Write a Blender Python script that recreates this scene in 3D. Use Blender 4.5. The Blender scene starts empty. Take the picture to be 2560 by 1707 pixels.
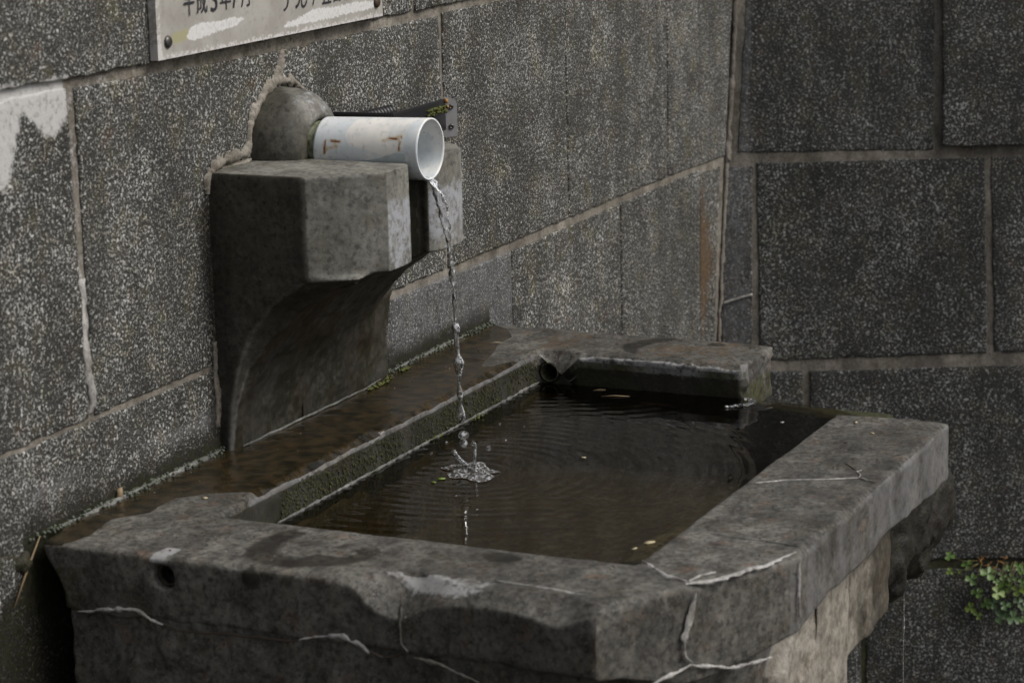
import bpy, bmesh, math, random
import numpy as np
from mathutils import Vector, Matrix
random.seed(7)
S = bpy.context.scene
C = S.collection
# ---------------------------------------------------------------- camera
cd = bpy.data.cameras.new('camera'); cam = bpy.data.objects.new('camera', cd); C.objects.link(cam)
rx = Vector((0.418787, -0.90778036, -0.0235005)); ry = Vector((0.20648564, 0.06999308, 0.97594295)); rz = Vector((-0.88429697, -0.41356474, 0.2167558))
M = Matrix((rx, ry, rz)).transposed().to_4x4(); M.translation = (0, -2.34, 1.68)
cam.matrix_world = M
cd.sensor_width = 36; cd.lens = 36*6343.3/2560; cd.clip_end = 400; cd.clip_start = .05
cd.dof.use_dof = True; cd.dof.focus_distance = 5.0; cd.dof.aperture_fstop = 6.3
S.camera = cam
# ---------------------------------------------------------------- sky and sun
SUN_DIR = Vector((0.12, -0.66, 0.76)).normalized()
elev = math.asin(SUN_DIR.z)
wd = bpy.data.worlds.new('World'); S.world = wd; wd.use_nodes = True
nt = wd.node_tree; nt.nodes.clear()
sky = nt.nodes.new('ShaderNodeTexSky'); sky.sky_type = 'NISHITA'; sky.sun_disc = False
sky.sun_elevation = elev; sky.sun_rotation = math.atan2(SUN_DIR.x, SUN_DIR.y); sky.air_density = 1.0; sky.dust_density = 4.0; sky.ozone_density = 1.0
hs = nt.nodes.new('ShaderNodeHueSaturation'); hs.inputs['Saturation'].default_value = .42
bg = nt.nodes.new('ShaderNodeBackground'); bg.inputs[1].default_value = .062
wo = nt.nodes.new('ShaderNodeOutputWorld')
nt.links.new(sky.outputs[0], hs.inputs['Color']); nt.links.new(hs.outputs[0], bg.inputs[0]); nt.links.new(bg.outputs[0], wo.inputs[0])
sl = bpy.data.lights.new('sun', 'SUN'); sl.energy = 1.5; sl.angle = math.radians(32); sl.color = (1.0, .96, .90)
so = bpy.data.objects.new('sun', sl); C.objects.link(so); so.rotation_euler = (-SUN_DIR).to_track_quat('-Z', 'Y').to_euler()
S.view_settings.view_transform = 'Standard'; S.view_settings.look = 'None'; S.view_settings.exposure = 0.72; S.view_settings.gamma = 1.0
S.view_settings.use_curve_mapping = False
S.cycles.max_bounces = 10; S.cycles.transparent_max_bounces = 16; S.cycles.transmission_bounces = 10
S.cycles.caustics_refractive = False; S.cycles.caustics_reflective = False

# ---------------------------------------------------------------- numpy helpers
def _h(ix, iy, iz, seed):
    n = (ix.astype(np.int64)*73856093) ^ (iy.astype(np.int64)*19349663) ^ (iz.astype(np.int64)*83492791) ^ (seed*2654435761 & 0x7fffffff)
    n = (n ^ (n >> 13)) * 1274126177 & 0xffffffff
    n = (n ^ (n >> 16)) * 2246822519 & 0xffffffff
    return ((n ^ (n >> 15)) & 0xffff)/65535.0
def vnoise(P, scale, seed=0):
    Q = np.asarray(P)*scale; i = np.floor(Q).astype(np.int64); f = Q-i; f = f*f*(3-2*f)
    r = 0
    for a in (0, 1):
        for b in (0, 1):
            for c in (0, 1):
                w = (f[:, 0] if a else 1-f[:, 0])*(f[:, 1] if b else 1-f[:, 1])*(f[:, 2] if c else 1-f[:, 2])
                r = r+w*_h(i[:, 0]+a, i[:, 1]+b, i[:, 2]+c, seed)
    return r*2-1
def fbm(P, scale, octs=4, seed=0):
    r = 0; a = 1; t = 0
    for k in range(octs):
        r = r+a*vnoise(P, scale*2**k, seed+k*17); t += a; a *= .55
    return r/t
def segdist(Q, poly, closed=False):
    Q = np.asarray(Q); d = np.full(len(Q), 1e9); pts = list(poly)+([poly[0]] if closed else [])
    for a, b in zip(pts[:-1], pts[1:]):
        a = np.array(a, float); b = np.array(b, float); ab = b-a
        t = np.clip(((Q-a)@ab)/(ab@ab+1e-12), 0, 1)
        d = np.minimum(d, np.linalg.norm(Q-(a+t[:, None]*ab), axis=1))
    return d
def polysdf(Q, poly):
    Q = np.asarray(Q); d = segdist(Q, poly, True); ins = np.zeros(len(Q), bool); n = len(poly)
    for k in range(n):
        x1, y1 = poly[k]; x2, y2 = poly[(k+1) % n]
        if y1 == y2: continue
        c = ((y1 > Q[:, 1]) != (y2 > Q[:, 1])) & (Q[:, 0] < (x2-x1)*(Q[:, 1]-y1)/(y2-y1)+x1)
        ins ^= c
    return np.where(ins, -d, d)
def fld(sd, w=.03): return np.clip(.5-sd/w, 0, 1)
def ell(Q, cx, cy, a, b):
    r = np.sqrt(((Q[:, 0]-cx)/a)**2+((Q[:, 1]-cy)/b)**2)
    return (r-1)*min(a, b)
def sstep(x, a, b):
    t = np.clip((x-a)/(b-a), 0, 1); return t*t*(3-2*t)
def verts(me):
    a = np.empty(len(me.vertices)*3); me.vertices.foreach_get('co', a); return a.reshape(-1, 3)
def norms(me):
    a = np.empty(len(me.vertices)*3); me.vertices.foreach_get('normal', a); return a.reshape(-1, 3)
def setverts(me, P): me.vertices.foreach_set('co', np.asarray(P, float).ravel()); me.update()
def attr(me, name, v):
    a = me.attributes.get(name) or me.attributes.new(name, 'FLOAT', 'POINT'); a.data.foreach_set('value', np.asarray(v, np.float32))
def smooth(me, on=True): me.polygons.foreach_set('use_smooth', [on]*len(me.polygons))

# ---------------------------------------------------------------- objects
def tag(o, label=None, cat=None, group=None, kind=None):
    if label: o['label'] = label
    if cat: o['category'] = cat
    if group: o['group'] = group
    if kind: o['kind'] = kind
    return o
def link(name, me, parent=None, mat=None, sm=True):
    if mat is not None:
        me.materials.clear(); me.materials.append(mat)
    if sm: smooth(me)
    o = bpy.data.objects.new(name, me); C.objects.link(o)
    if parent:
        o.parent = parent; o.matrix_parent_inverse = parent_inv(parent)
    return o
def parent_inv(p): return Matrix.Translation(p.location).inverted()
def empty(name, loc, label, cat, group=None):
    o = bpy.data.objects.new(name, None); o.empty_display_size = .05; C.objects.link(o); o.location = loc
    return tag(o, label, cat, group)
def pydata(name, v, f):
    me = bpy.data.meshes.new(name); me.from_pydata([tuple(map(float, p)) for p in v], [], [tuple(map(int, q)) for q in f]); me.update(); return me
def prism_xy(poly, z0, z1):
    n = len(poly); v = [(x, y, z0) for x, y in poly]+[(x, y, z1) for x, y in poly]
    f = [tuple(range(n-1, -1, -1)), tuple(range(n, 2*n))]+[(i, (i+1) % n, n+(i+1) % n, n+i) for i in range(n)]
    return v, f
def prism_yz(poly, x0, x1):
    n = len(poly); v = [(x0, y, z) for y, z in poly]+[(x1, y, z) for y, z in poly]
    f = [tuple(range(n)), tuple(range(2*n-1, n-1, -1))]+[((i+1) % n, i, n+i, n+(i+1) % n) for i in range(n)]
    return v, f
def cyl(p0, p1, r, n=48):
    p0 = Vector(p0); p1 = Vector(p1); d = (p1-p0).normalized(); a = d.orthogonal().normalized(); b = d.cross(a)
    v = []
    for p in (p0, p1):
        for k in range(n):
            t = 2*math.pi*k/n; v.append(tuple(p+r*(math.cos(t)*a+math.sin(t)*b)))
    f = [tuple(range(n-1, -1, -1)), tuple(range(n, 2*n))]+[(i, (i+1) % n, n+(i+1) % n, n+i) for i in range(n)]
    return v, f
def csg(name, solids, cuts, voxel):
    """union of solids (voxel remesh) minus cutters, returned as a fine even mesh"""
    def mk(parts, nm):
        bm = bmesh.new()
        for v, f in parts:
            vs = [bm.verts.new(p) for p in v]
            for q in f: bm.faces.new([vs[i] for i in q])
        bmesh.ops.recalc_face_normals(bm, faces=bm.faces)
        me = bpy.data.meshes.new(nm); bm.to_mesh(me); bm.free(); return me
    a = bpy.data.objects.new('tmp', mk(solids, 'tmp')); C.objects.link(a)
    trash = [a]
    if len(solids) > 1:
        r0 = a.modifiers.new('r0', 'REMESH'); r0.mode = 'VOXEL'; r0.voxel_size = voxel
    for c in cuts:
        b = bpy.data.objects.new('tmpc', mk([c], 'tmpc')); C.objects.link(b); trash.append(b)
        m = a.modifiers.new('b', 'BOOLEAN'); m.operation = 'DIFFERENCE'; m.object = b; m.solver = 'EXACT'
    r = a.modifiers.new('r', 'REMESH'); r.mode = 'VOXEL'; r.voxel_size = voxel
    dg = bpy.context.evaluated_depsgraph_get(); dg.update()
    me = bpy.data.meshes.new_from_object(a.evaluated_get(dg)); me.name = name
    for t in trash: bpy.data.objects.remove(t, do_unlink=True)
    return me
def tube(path, rad, n=10, jit=0.0, seed=1, flat=1.0, up=(0, 0, 1)):
    P = [Vector(p) for p in path]; v = []; f = []; rnd = random.Random(seed); N = len(P)
    for i, p in enumerate(P):
        d = (P[min(i+1, N-1)]-P[max(i-1, 0)]).normalized(); u = Vector(up)
        if abs(d.dot(u)) > .95: u = Vector((1, 0, 0))
        a = d.cross(u).normalized(); b = a.cross(d)
        r = rad[i] if hasattr(rad, '__len__') else rad
        for k in range(n):
            t = 2*math.pi*k/n; q = float(r)*(1+jit*(rnd.random()-.5)*2)
            v.append(p+q*math.cos(t)*a+q*flat*math.sin(t)*b)
    for i in range(N-1):
        for k in range(n): f.append((i*n+k, i*n+(k+1) % n, (i+1)*n+(k+1) % n, (i+1)*n+k))
    f.append(tuple(range(n-1, -1, -1))); f.append(tuple(range((N-1)*n, N*n)))
    return v, f
def resample(path, step):
    out = []; P = [np.array(p, float) for p in path]
    for a, b in zip(P[:-1], P[1:]):
        k = max(1, int(np.linalg.norm(b-a)/step))
        for i in range(k): out.append(a+(b-a)*i/k)
    out.append(P[-1]); return out
def ribbon(name, path, width, normal, parent, mat, thick=.0012, seed=1, wob=.35, step=.004, taper=True):
    """a thin raised crust running along a path on a surface"""
    P = np.array(resample(path, step)); n = np.array(normal, float); N = len(P)
    P = P+np.stack([.0030*vnoise(P, 24, seed+k+13)+.0016*vnoise(P, 55, seed+k)+.0011*vnoise(P, 190, seed+k+7) for k in range(3)], 1)*(1-np.abs(n))
    v = []; f = []
    for i in range(N):
        d = P[min(i+1, N-1)]-P[max(i-1, 0)]; s = np.cross(d, n); s /= np.linalg.norm(s)+1e-9
        w = width*.5*(1+wob*float(vnoise(P[i:i+1], 90, seed)[0])+wob*.6*float(vnoise(P[i:i+1], 260, seed+3)[0]))
        if taper: w *= min(1, .25+min(i, N-1-i)*step/(.03))
        w = max(w, width*.12)
        v += [P[i]-s*w-n*.001, P[i]-s*w*.5+n*thick, P[i]+s*w*.5+n*thick, P[i]+s*w-n*.001]
    for i in range(N-1):
        for k in range(3): f.append((4*i+k, 4*i+k+1, 4*i+k+5, 4*i+k+4))
    return link(name, pydata(name, v, f), parent, mat)
def lump(c, r, seed, amp=.35, scale=60, sub=2, sq=(1, 1, 1)):
    bm = bmesh.new(); bmesh.ops.create_icosphere(bm, subdivisions=sub, radius=1)
    v = np.array([x.co[:] for x in bm.verts]); f = [[x.index for x in q.verts] for q in bm.faces]; bm.free()
    v = v*(1+amp*fbm(v+seed*3.1, 1.6, 3, seed))[:, None]*r*np.array(sq)+np.array(c)
    return v, f
def join(parts):
    V = []; F = []; o = 0
    for v, f in parts:
        V += list(v); F += [tuple(i+o for i in q) for q in f]; o += len(v)
    return V, F

# ---------------------------------------------------------------- materials
class NB:
    def __init__(s, name):
        s.m = bpy.data.materials.new(name); s.m.use_nodes = True; s.t = s.m.node_tree; s.t.nodes.clear()
        s.out = s.t.nodes.new('ShaderNodeOutputMaterial'); s.co = s.t.nodes.new('ShaderNodeTexCoord').outputs['Object']
    def L(s, a, b): s.t.links.new(a, b)
    def put(s, inp, v):
        if hasattr(v, 'is_linked') or isinstance(v, bpy.types.NodeSocket): s.L(v, inp)
        elif isinstance(v, (tuple, list)) and len(v) == 3 and inp.type == 'RGBA': inp.default_value = (*v, 1)
        else: inp.default_value = v
    def noise(s, scale, detail=3, rough=.55, dist=0, co=None, col=False, off=None):
        n = s.t.nodes.new('ShaderNodeTexNoise'); n.inputs['Scale'].default_value = scale; n.inputs['Detail'].default_value = detail
        n.inputs['Roughness'].default_value = rough; n.inputs['Distortion'].default_value = dist
        c = co or s.co
        if off:
            m = s.t.nodes.new('ShaderNodeVectorMath'); m.operation = 'ADD'; s.L(c, m.inputs[0]); m.inputs[1].default_value = off; c = m.outputs[0]
        s.L(c, n.inputs['Vector']); return n.outputs['Color' if col else 'Fac']
    def voro(s, scale, feat='F1', out='Distance', rand=1):
        n = s.t.nodes.new('ShaderNodeTexVoronoi'); n.feature = feat; n.inputs['Scale'].default_value = scale; n.inputs['Randomness'].default_value = rand
        s.L(s.co, n.inputs['Vector']); return n.outputs[out]
    def math(s, op, a, b=0.0, c=None, clamp=False):
        n = s.t.nodes.new('ShaderNodeMath'); n.operation = op; n.use_clamp = clamp; s.put(n.inputs[0], a); s.put(n.inputs[1], b)
        if c is not None: s.put(n.inputs[2], c)
        return n.outputs[0]
    def rng(s, v, a, b, c=0.0, d=1.0):
        n = s.t.nodes.new('ShaderNodeMapRange'); n.interpolation_type = 'SMOOTHSTEP'
        for i, x in enumerate((v, a, b, c, d)): s.put(n.inputs[i], x)
        return n.outputs[0]
    def mix(s, fac, a, b, mode='MIX'):
        n = s.t.nodes.new('ShaderNodeMix'); n.data_type = 'RGBA'; n.blend_type = mode
        s.put(n.inputs[0], fac); s.put(n.inputs[6], a); s.put(n.inputs[7], b); return n.outputs[2]
    def mixf(s, fac, a, b):
        n = s.t.nodes.new('ShaderNodeMix'); n.data_type = 'FLOAT'
        s.put(n.inputs[0], fac); s.put(n.inputs[2], a); s.put(n.inputs[3], b); return n.outputs[0]
    def attr(s, name):
        n = s.t.nodes.new('ShaderNodeAttribute'); n.attribute_name = name; return n.outputs['Fac']
    def mask(s, name, nz, amp=.6, lo=.44, hi=.56):
        """outline of a stain or of painted light and shade: its drawn field broken up by noise"""
        return s.rng(s.math('ADD', s.attr(name), s.math('MULTIPLY', s.math('SUBTRACT', nz, .5), amp)), lo, hi)
    def bump(s, h, strength, dist, prev=None):
        n = s.t.nodes.new('ShaderNodeBump'); n.inputs['Strength'].default_value = strength; n.inputs['Distance'].default_value = dist
        s.L(h, n.inputs['Height'])
        if prev: s.L(prev, n.inputs['Normal'])
        return n.outputs[0]
    def bsdf(s, col, rough=.8, normal=None, **kw):
        n = s.t.nodes.new('ShaderNodeBsdfPrincipled'); s.put(n.inputs['Base Color'], col); s.put(n.inputs['Roughness'], rough)
        if normal: s.L(normal, n.inputs['Normal'])
        for k, v in kw.items(): s.put(n.inputs[k.replace('_', ' ')], v)
        s.L(n.outputs[0], s.out.inputs[0]); return n

def rock(name, base, base2, fleck, scale=150, amt=.5, edge=.05, tint=((.05, .045, .02), (.055, .035, .02)), bumpd=.002, bumps=.7, grain=.25, speck=0.0, lime=(.46, .455, .45), rough=.75, tintamt=.55, dk0=.45, dks=.9, mott=0.0, pores=0):
    b = NB(name)
    big = b.noise(3.1, 4, .6); mid = b.noise(17, 4, .6, off=(3, 1, 7)); f1 = b.noise(scale, 2.5, .62, .6); f2 = b.noise(scale*2.6, 2, .6, off=(9, 2, 4))
    col = b.mix(b.rng(big, .35, .65), base, base2)
    col = b.mix(b.math('MULTIPLY', b.rng(mid, .50, .68), tintamt), col, tint[0])
    col = b.mix(b.math('MULTIPLY', b.rng(b.noise(21, 3, .6, off=(5, 8, 2)), .56, .72), tintamt), col, tint[1])
    mp = b.t.nodes.new('ShaderNodeMapping'); mp.inputs['Scale'].default_value = (1, 1, .10); b.L(b.co, mp.inputs[0])
    stk = b.noise(15, 4, .6, co=mp.outputs[0]); col = b.mix(1.0, col, b.mix(b.rng(stk, .36, .62), (.72,)*3, (1.16,)*3), 'MULTIPLY')
    col = b.mix(1.0, col, b.mix(b.attr('tone'), (1, 1, 1), (.62, .62, .60)), 'MULTIPLY')
    # light mineral flecks, unevenly dense
    dens = b.math('MULTIPLY', b.math('SUBTRACT', b.noise(7, 4, .6, off=(1, 6, 3)), .5), .22)
    thr = b.math('SUBTRACT', 1-amt, dens)
    fl = b.rng(f1, thr, b.math('ADD', thr, edge))
    tone = b.noise(scale*.55, 1, .5, off=(2, 2, 8))
    fcol = b.mix(b.rng(tone, .35, .65), tuple(x*.42 for x in fleck), fleck)
    fcol = b.mix(b.math('MULTIPLY', b.rng(b.noise(11, 4, .65, off=(6, 2, 6)), .50, .68), .5), fcol, (fleck[0]*.62, fleck[1]*.56, fleck[2]*.34))
    dk = b.rng(b.noise(scale*dks, 2, .6, off=(7, 7, 1)), .36, .48)
    col = b.mix(1.0, col, b.mix(dk, (dk0, dk0, dk0), (1.12, 1.12, 1.12)), 'MULTIPLY')
    if mott: col = b.mix(1.0, col, b.mix(b.rng(b.math('ADD', b.math('MULTIPLY', b.noise(22, 6, .7, off=(2, 9, 4)), .55), b.math('MULTIPLY', b.noise(95, 3, .6, off=(2, 3, 4)), .45)), .34, .66), (1-mott,)*3, (1+mott,)*3), 'MULTIPLY')
    fcol = b.mix(1.0, fcol, b.mix(b.rng(stk, .34, .60), (.66,)*3, (1.05,)*3), 'MULTIPLY'); col = b.mix(fl, col, fcol)
    if speck: # pale dust of fine grains
        col = b.mix(b.math('MULTIPLY', b.rng(f2, .58, .66), speck), col, fleck)
    col = b.mix(1.0, col, b.mix(f2, (1-grain,)*3, (1+grain,)*3), 'MULTIPLY')
    nz = b.noise(38, 5, .65, off=(4, 4, 9)); nf = b.noise(120, 4, .6, off=(8, 3, 3))
    if pores: col = b.mix(b.math('MULTIPLY', b.rng(b.noise(68, 1.5, .4, off=(1, 1, 4)), .66, .71), .6), col, (.03, .029, .026))
    # drawn marks
    lm = b.mask('lime', b.math('ADD', b.math('MULTIPLY', nz, .6), b.math('MULTIPLY', nf, .4)), .9, .42, .60)
    col = b.mix(b.math('MULTIPLY', lm, b.rng(nf, .30, .52, .55, 1.0)), col, lime)
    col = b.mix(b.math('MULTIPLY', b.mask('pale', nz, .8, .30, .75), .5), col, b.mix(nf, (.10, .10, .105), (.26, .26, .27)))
    ru = b.mask('rust', nz, .8, .35, .65); col = b.mix(b.math('MULTIPLY', ru, .85), col, b.mix(nf, (.030, .018, .008), (.14, .082, .032)))
    mo = b.mask('moss', b.math('ADD', b.math('MULTIPLY', nz, .5), b.math('MULTIPLY', nf, .5)), 1.3, .40, .66)
    col = b.mix(b.math('MULTIPLY', mo, .92), col, b.mix(b.rng(nf, .35, .65), (.010, .011, .004), (.050, .052, .012)))
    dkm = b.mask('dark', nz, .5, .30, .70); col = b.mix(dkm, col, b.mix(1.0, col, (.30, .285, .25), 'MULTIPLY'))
    wet = b.mask('wet', nz, .30, .47, .53)
    col = b.mix(wet, col, b.mix(b.rng(nz, .3, .7), (.007, .0070, .004), (.043, .029, .013)))
    rg = b.mixf(wet, b.mixf(b.math('MULTIPLY', dkm, .6), rough, .60), .16)
    hgt = b.math('ADD', b.math('ADD', b.math('MULTIPLY', f1, .7), b.math('MULTIPLY', f2, .25)), b.math('MULTIPLY', lm, .25))
    hgt = b.math('MULTIPLY', hgt, b.mixf(wet, 1.0, .12))
    nrm = b.bump(hgt, bumps, bumpd)
    nrm = b.bump(nz, .35, .004, nrm)
    b.bsdf(col, rg, nrm, Specular_IOR_Level=.4)
    return b.m

WALLROCK = rock('wall_stone', (.017, .017, .0145), (.034, .0335, .029), (.54, .54, .52), scale=205, amt=.462, edge=.08, speck=.30, tintamt=.9)
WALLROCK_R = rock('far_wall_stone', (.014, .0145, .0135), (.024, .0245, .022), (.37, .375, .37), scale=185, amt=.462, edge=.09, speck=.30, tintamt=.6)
WALLROCK_S = rock('smoother_wall_stone', (.018, .0185, .018), (.034, .0345, .034), (.38, .385, .39), scale=225, amt=.475, edge=.10, speck=.40)
MORTAR = rock('mortar', (.13, .115, .096), (.20, .182, .155), (.31, .285, .25), scale=230, amt=.42, edge=.15, bumpd=.0015, grain=.35, tint=((.05, .045, .025), (.075, .055, .036)), mott=.3, dk0=.7)
CONC = rock('basin_concrete', (.052, .0495, .043), (.096, .092, .082), (.19, .182, .165), scale=260, amt=.43, edge=.14, bumpd=.0011, bumps=.6, grain=.40, tint=((.040, .034, .024), (.078, .052, .036)), lime=(.28, .28, .28), tintamt=.75, dk0=.50, dks=.38, mott=.60, speck=.28)
CORB = rock('corbel_concrete', (.115, .112, .098), (.160, .157, .140), (.215, .210, .190), scale=330, amt=.40, edge=.2, bumpd=.0008, bumps=.6, grain=.32, tint=((.09, .085, .062), (.115, .098, .075)), lime=(.31, .32, .345), rough=.62, dk0=.74, dks=.3, mott=.34, pores=1)
MOSSROCK = rock('mossy_concrete', (.020, .017, .011), (.040, .032, .020), (.17, .15, .12), scale=150, amt=.40, edge=.10, bumpd=.004, bumps=.9, tint=((.03, .034, .008), (.06, .045, .018)), mott=.4)
PALEROCK = rock('pale_mortar', (.17, .155, .13), (.26, .24, .21), (.33, .31, .28), scale=210, amt=.42, edge=.2, bumpd=.003, grain=.25, tint=((.13, .11, .075), (.10, .085, .06)), dk0=.75, dks=.25, mott=.35)
LIME = rock('lime_crust', (.27, .26, .24), (.36, .35, .34), (.46, .45, .44), scale=200, amt=.45, edge=.2, bumpd=.001, grain=.3, tint=((.13, .12, .09), (.15, .13, .11)), dk0=.7, mott=.3)
PALE_LINE = rock('pale_line_stone', (.10, .10, .095), (.17, .17, .16), (.26, .26, .25), scale=200, amt=.45, edge=.2, bumpd=.001, grain=.3, tint=((.07, .08, .05), (.07, .06, .04)), dk0=.6, mott=.4)
GROUND = rock('ground', (.05, .045, .035), (.08, .07, .055), (.15, .14, .12), scale=30, amt=.45, bumpd=.01)

def simple(name, col, rough=.5, metal=0.0, bump=None, var=.2, **kw):
    b = NB(name); n = b.noise(60, 4, .6); c = b.mix(n, tuple(x*(1-var) for x in col), tuple(min(1, x*(1+var)) for x in col))
    b.bsdf(c, rough, b.bump(b.noise(200, 3), .3, bump) if bump else None, Metallic=metal, **kw); return b.m
DIRT_BLACK = simple('black_plastic', (.014, .014, .016), .38, var=.5, bump=.0008)
STEEL = simple('grey_steel', (.27, .27, .275), .5, .0, var=.25, bump=.0004)
SCREW = simple('dull_screw', (.10, .095, .09), .4, .8, var=.5)
SCREWR = simple('rusty_screw', (.055, .035, .022), .6, .2, var=.5)
INK = simple('sign_ink', (.018, .018, .025), .6)
LEAF = simple('leaf_green', (.075, .14, .024), .45, var=.35)
LEAF2 = simple('leaf_yellow_green', (.115, .175, .020), .45, var=.35)
LEAFD = simple('leaf_dark', (.04, .085, .022), .45, var=.3)
STEM = simple('plant_stem', (.10, .085, .03), .6)
WITHER = simple('withered_sprig', (.30, .15, .04), .6)
NEEDLE = simple('dry_needle', (.22, .16, .09), .6)
TWIG = simple('dark_twig', (.03, .022, .015), .6)
PETAL = simple('pale_flake', (.42, .36, .22), .6)
MOSSD = simple('dark_moss', (.045, .046, .012), .8, var=.8)
MOSSM = simple('moss', (.075, .085, .014), .8, var=.6)
LICHEN = simple('lichen', (.075, .088, .062), .8, var=.4)

b = NB('water')          # clear brownish water: see-through body, mirror-like skin
fr = b.t.nodes.new('ShaderNodeFresnel'); fr.inputs[0].default_value = 1.333
tr = b.t.nodes.new('ShaderNodeBsdfTransparent'); tr.inputs[0].default_value = (.48, .44, .29, 1)
gl = b.t.nodes.new('ShaderNodeBsdfGlossy'); gl.inputs['Roughness'].default_value = .03; gl.inputs[0].default_value = (1, 1, 1, 1)
mx = b.t.nodes.new('ShaderNodeMixShader'); b.L(fr.outputs[0], mx.inputs[0]); b.L(tr.outputs[0], mx.inputs[1]); b.L(gl.outputs[0], mx.inputs[2]); b.L(mx.outputs[0], b.out.inputs[0])
WATER = b.m
b = NB('falling_water'); g = b.t.nodes.new('ShaderNodeBsdfGlass'); g.inputs['IOR'].default_value = 1.333; g.inputs['Roughness'].default_value = 0.0
d_ = b.t.nodes.new('ShaderNodeBsdfDiffuse'); d_.inputs[0].default_value = (.8, .82, .85, 1); mx = b.t.nodes.new('ShaderNodeMixShader')  # white diffuse specks paint sparkling highlights into the falling water
b.L(b.rng(b.noise(120, 3, .6), .50, .66, .03, .55), mx.inputs[0]); b.L(g.outputs[0], mx.inputs[1]); b.L(d_.outputs[0], mx.inputs[2]); b.L(mx.outputs[0], b.out.inputs[0]); DROP = b.m

b = NB('splash_glint_water'); g = b.t.nodes.new('ShaderNodeBsdfGlass'); g.inputs['IOR'].default_value = 1.333; g.inputs['Roughness'].default_value = .02
d_ = b.t.nodes.new('ShaderNodeBsdfDiffuse'); d_.inputs[0].default_value = (.75, .77, .80, 1); mx = b.t.nodes.new('ShaderNodeMixShader')  # white diffuse patches stand in for sky reflections on the splash
b.L(b.rng(b.noise(170, 3), .45, .70, .06, .55), mx.inputs[0]); b.L(g.outputs[0], mx.inputs[1]); b.L(d_.outputs[0], mx.inputs[2]); b.L(mx.outputs[0], b.out.inputs[0]); SPLASH_GLINT = b.m

b = NB('white_pipe')     # weathered white plastic with old tape patches and rust
co = b.co; n1 = b.noise(22, 4, .6); n2 = b.noise(90, 4, .65); st = b.noise(9, 3, .6, off=(3, 3, 3))
col = b.mix(b.rng(st, .40, .60), (.80, .80, .78), (.64, .68, .71))
col = b.mix(b.math('MULTIPLY', b.mask('film', n1, .35, .46, .54), .8), col, b.mix(n1, (.34, .41, .44), (.50, .56, .59)))
col = b.mix(b.math('MULTIPLY', b.mask('tape', n1, .2, .48, .52), .8), col, (.82, .79, .74))
col = b.mix(b.math('MULTIPLY', b.rng(n2, .54, .70), .42), col, (.34, .36, .36))
col = b.mix(b.math('MULTIPLY', b.rng(b.noise(11, 5, .7, off=(1, 5, 5)), .48, .66), .45), col, (.42, .47, .50))
col = b.mix(b.math('MULTIPLY', b.mask('halo', n2, .8, .30, .75), .75), col, (.42, .26, .06))
col = b.mix(b.math('MULTIPLY', b.mask('rustmark', n2, .5, .40, .60), .95), col, (.16, .05, .012))
col = b.mix(b.mask('moss', n2, 1.1, .42, .62), col, b.mix(n2, (.03, .035, .005), (.12, .13, .02)))
b.bsdf(col, b.mixf(n1, .30, .55), b.bump(n2, .15, .001)); PIPE = b.m
b = NB('inner_pipe'); n2 = b.noise(70, 4); b.bsdf(b.mix(b.rng(n2, .4, .65), (.32, .34, .25), (.10, .11, .03)), .5); PIPE2 = b.m

b = NB('sign_plate')
n1 = b.noise(14, 4, .6); n2 = b.noise(75, 5, .65); n3 = b.noise(160, 3, .6)
col = b.mix(b.rng(n1, .35, .65), (.30, .285, .26), (.38, .365, .335))
col = b.mix(b.math('MULTIPLY', b.rng(n2, .50, .68), .5), col, (.22, .205, .185))
col = b.mix(b.mask('yellow', n2, .5, .35, .65), col, (.34, .32, .20))
col = b.mix(b.math('MULTIPLY', b.mask('paint', b.math('ADD', b.math('MULTIPLY', n2, .6), b.math('MULTIPLY', n3, .4)), 1.7, .42, .60), b.rng(n3, .3, .55, .6, 1.0)), col, (.62, .62, .62))
col = b.mix(b.mask('wear', b.math('ADD', b.math('MULTIPLY', n2, .5), b.math('MULTIPLY', n3, .5)), 1.5, .45, .60), col, (.55, .53, .52))
col = b.mix(b.mask('rustmark', n2, .6, .40, .60), col, (.28, .15, .05))
b.bsdf(col, .5, b.bump(n2, .3, .0008)); SIGN = b.m

# ================================================================ ground
gv = []; gf = []
g_ = pydata('ground', [(-60, -60, -.78), (60, -60, -.78), (60, 60, -.78), (-60, 60, -.78)], [(0, 1, 2, 3)])
tag(link('ground', g_, None, GROUND, False), kind='structure')

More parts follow.
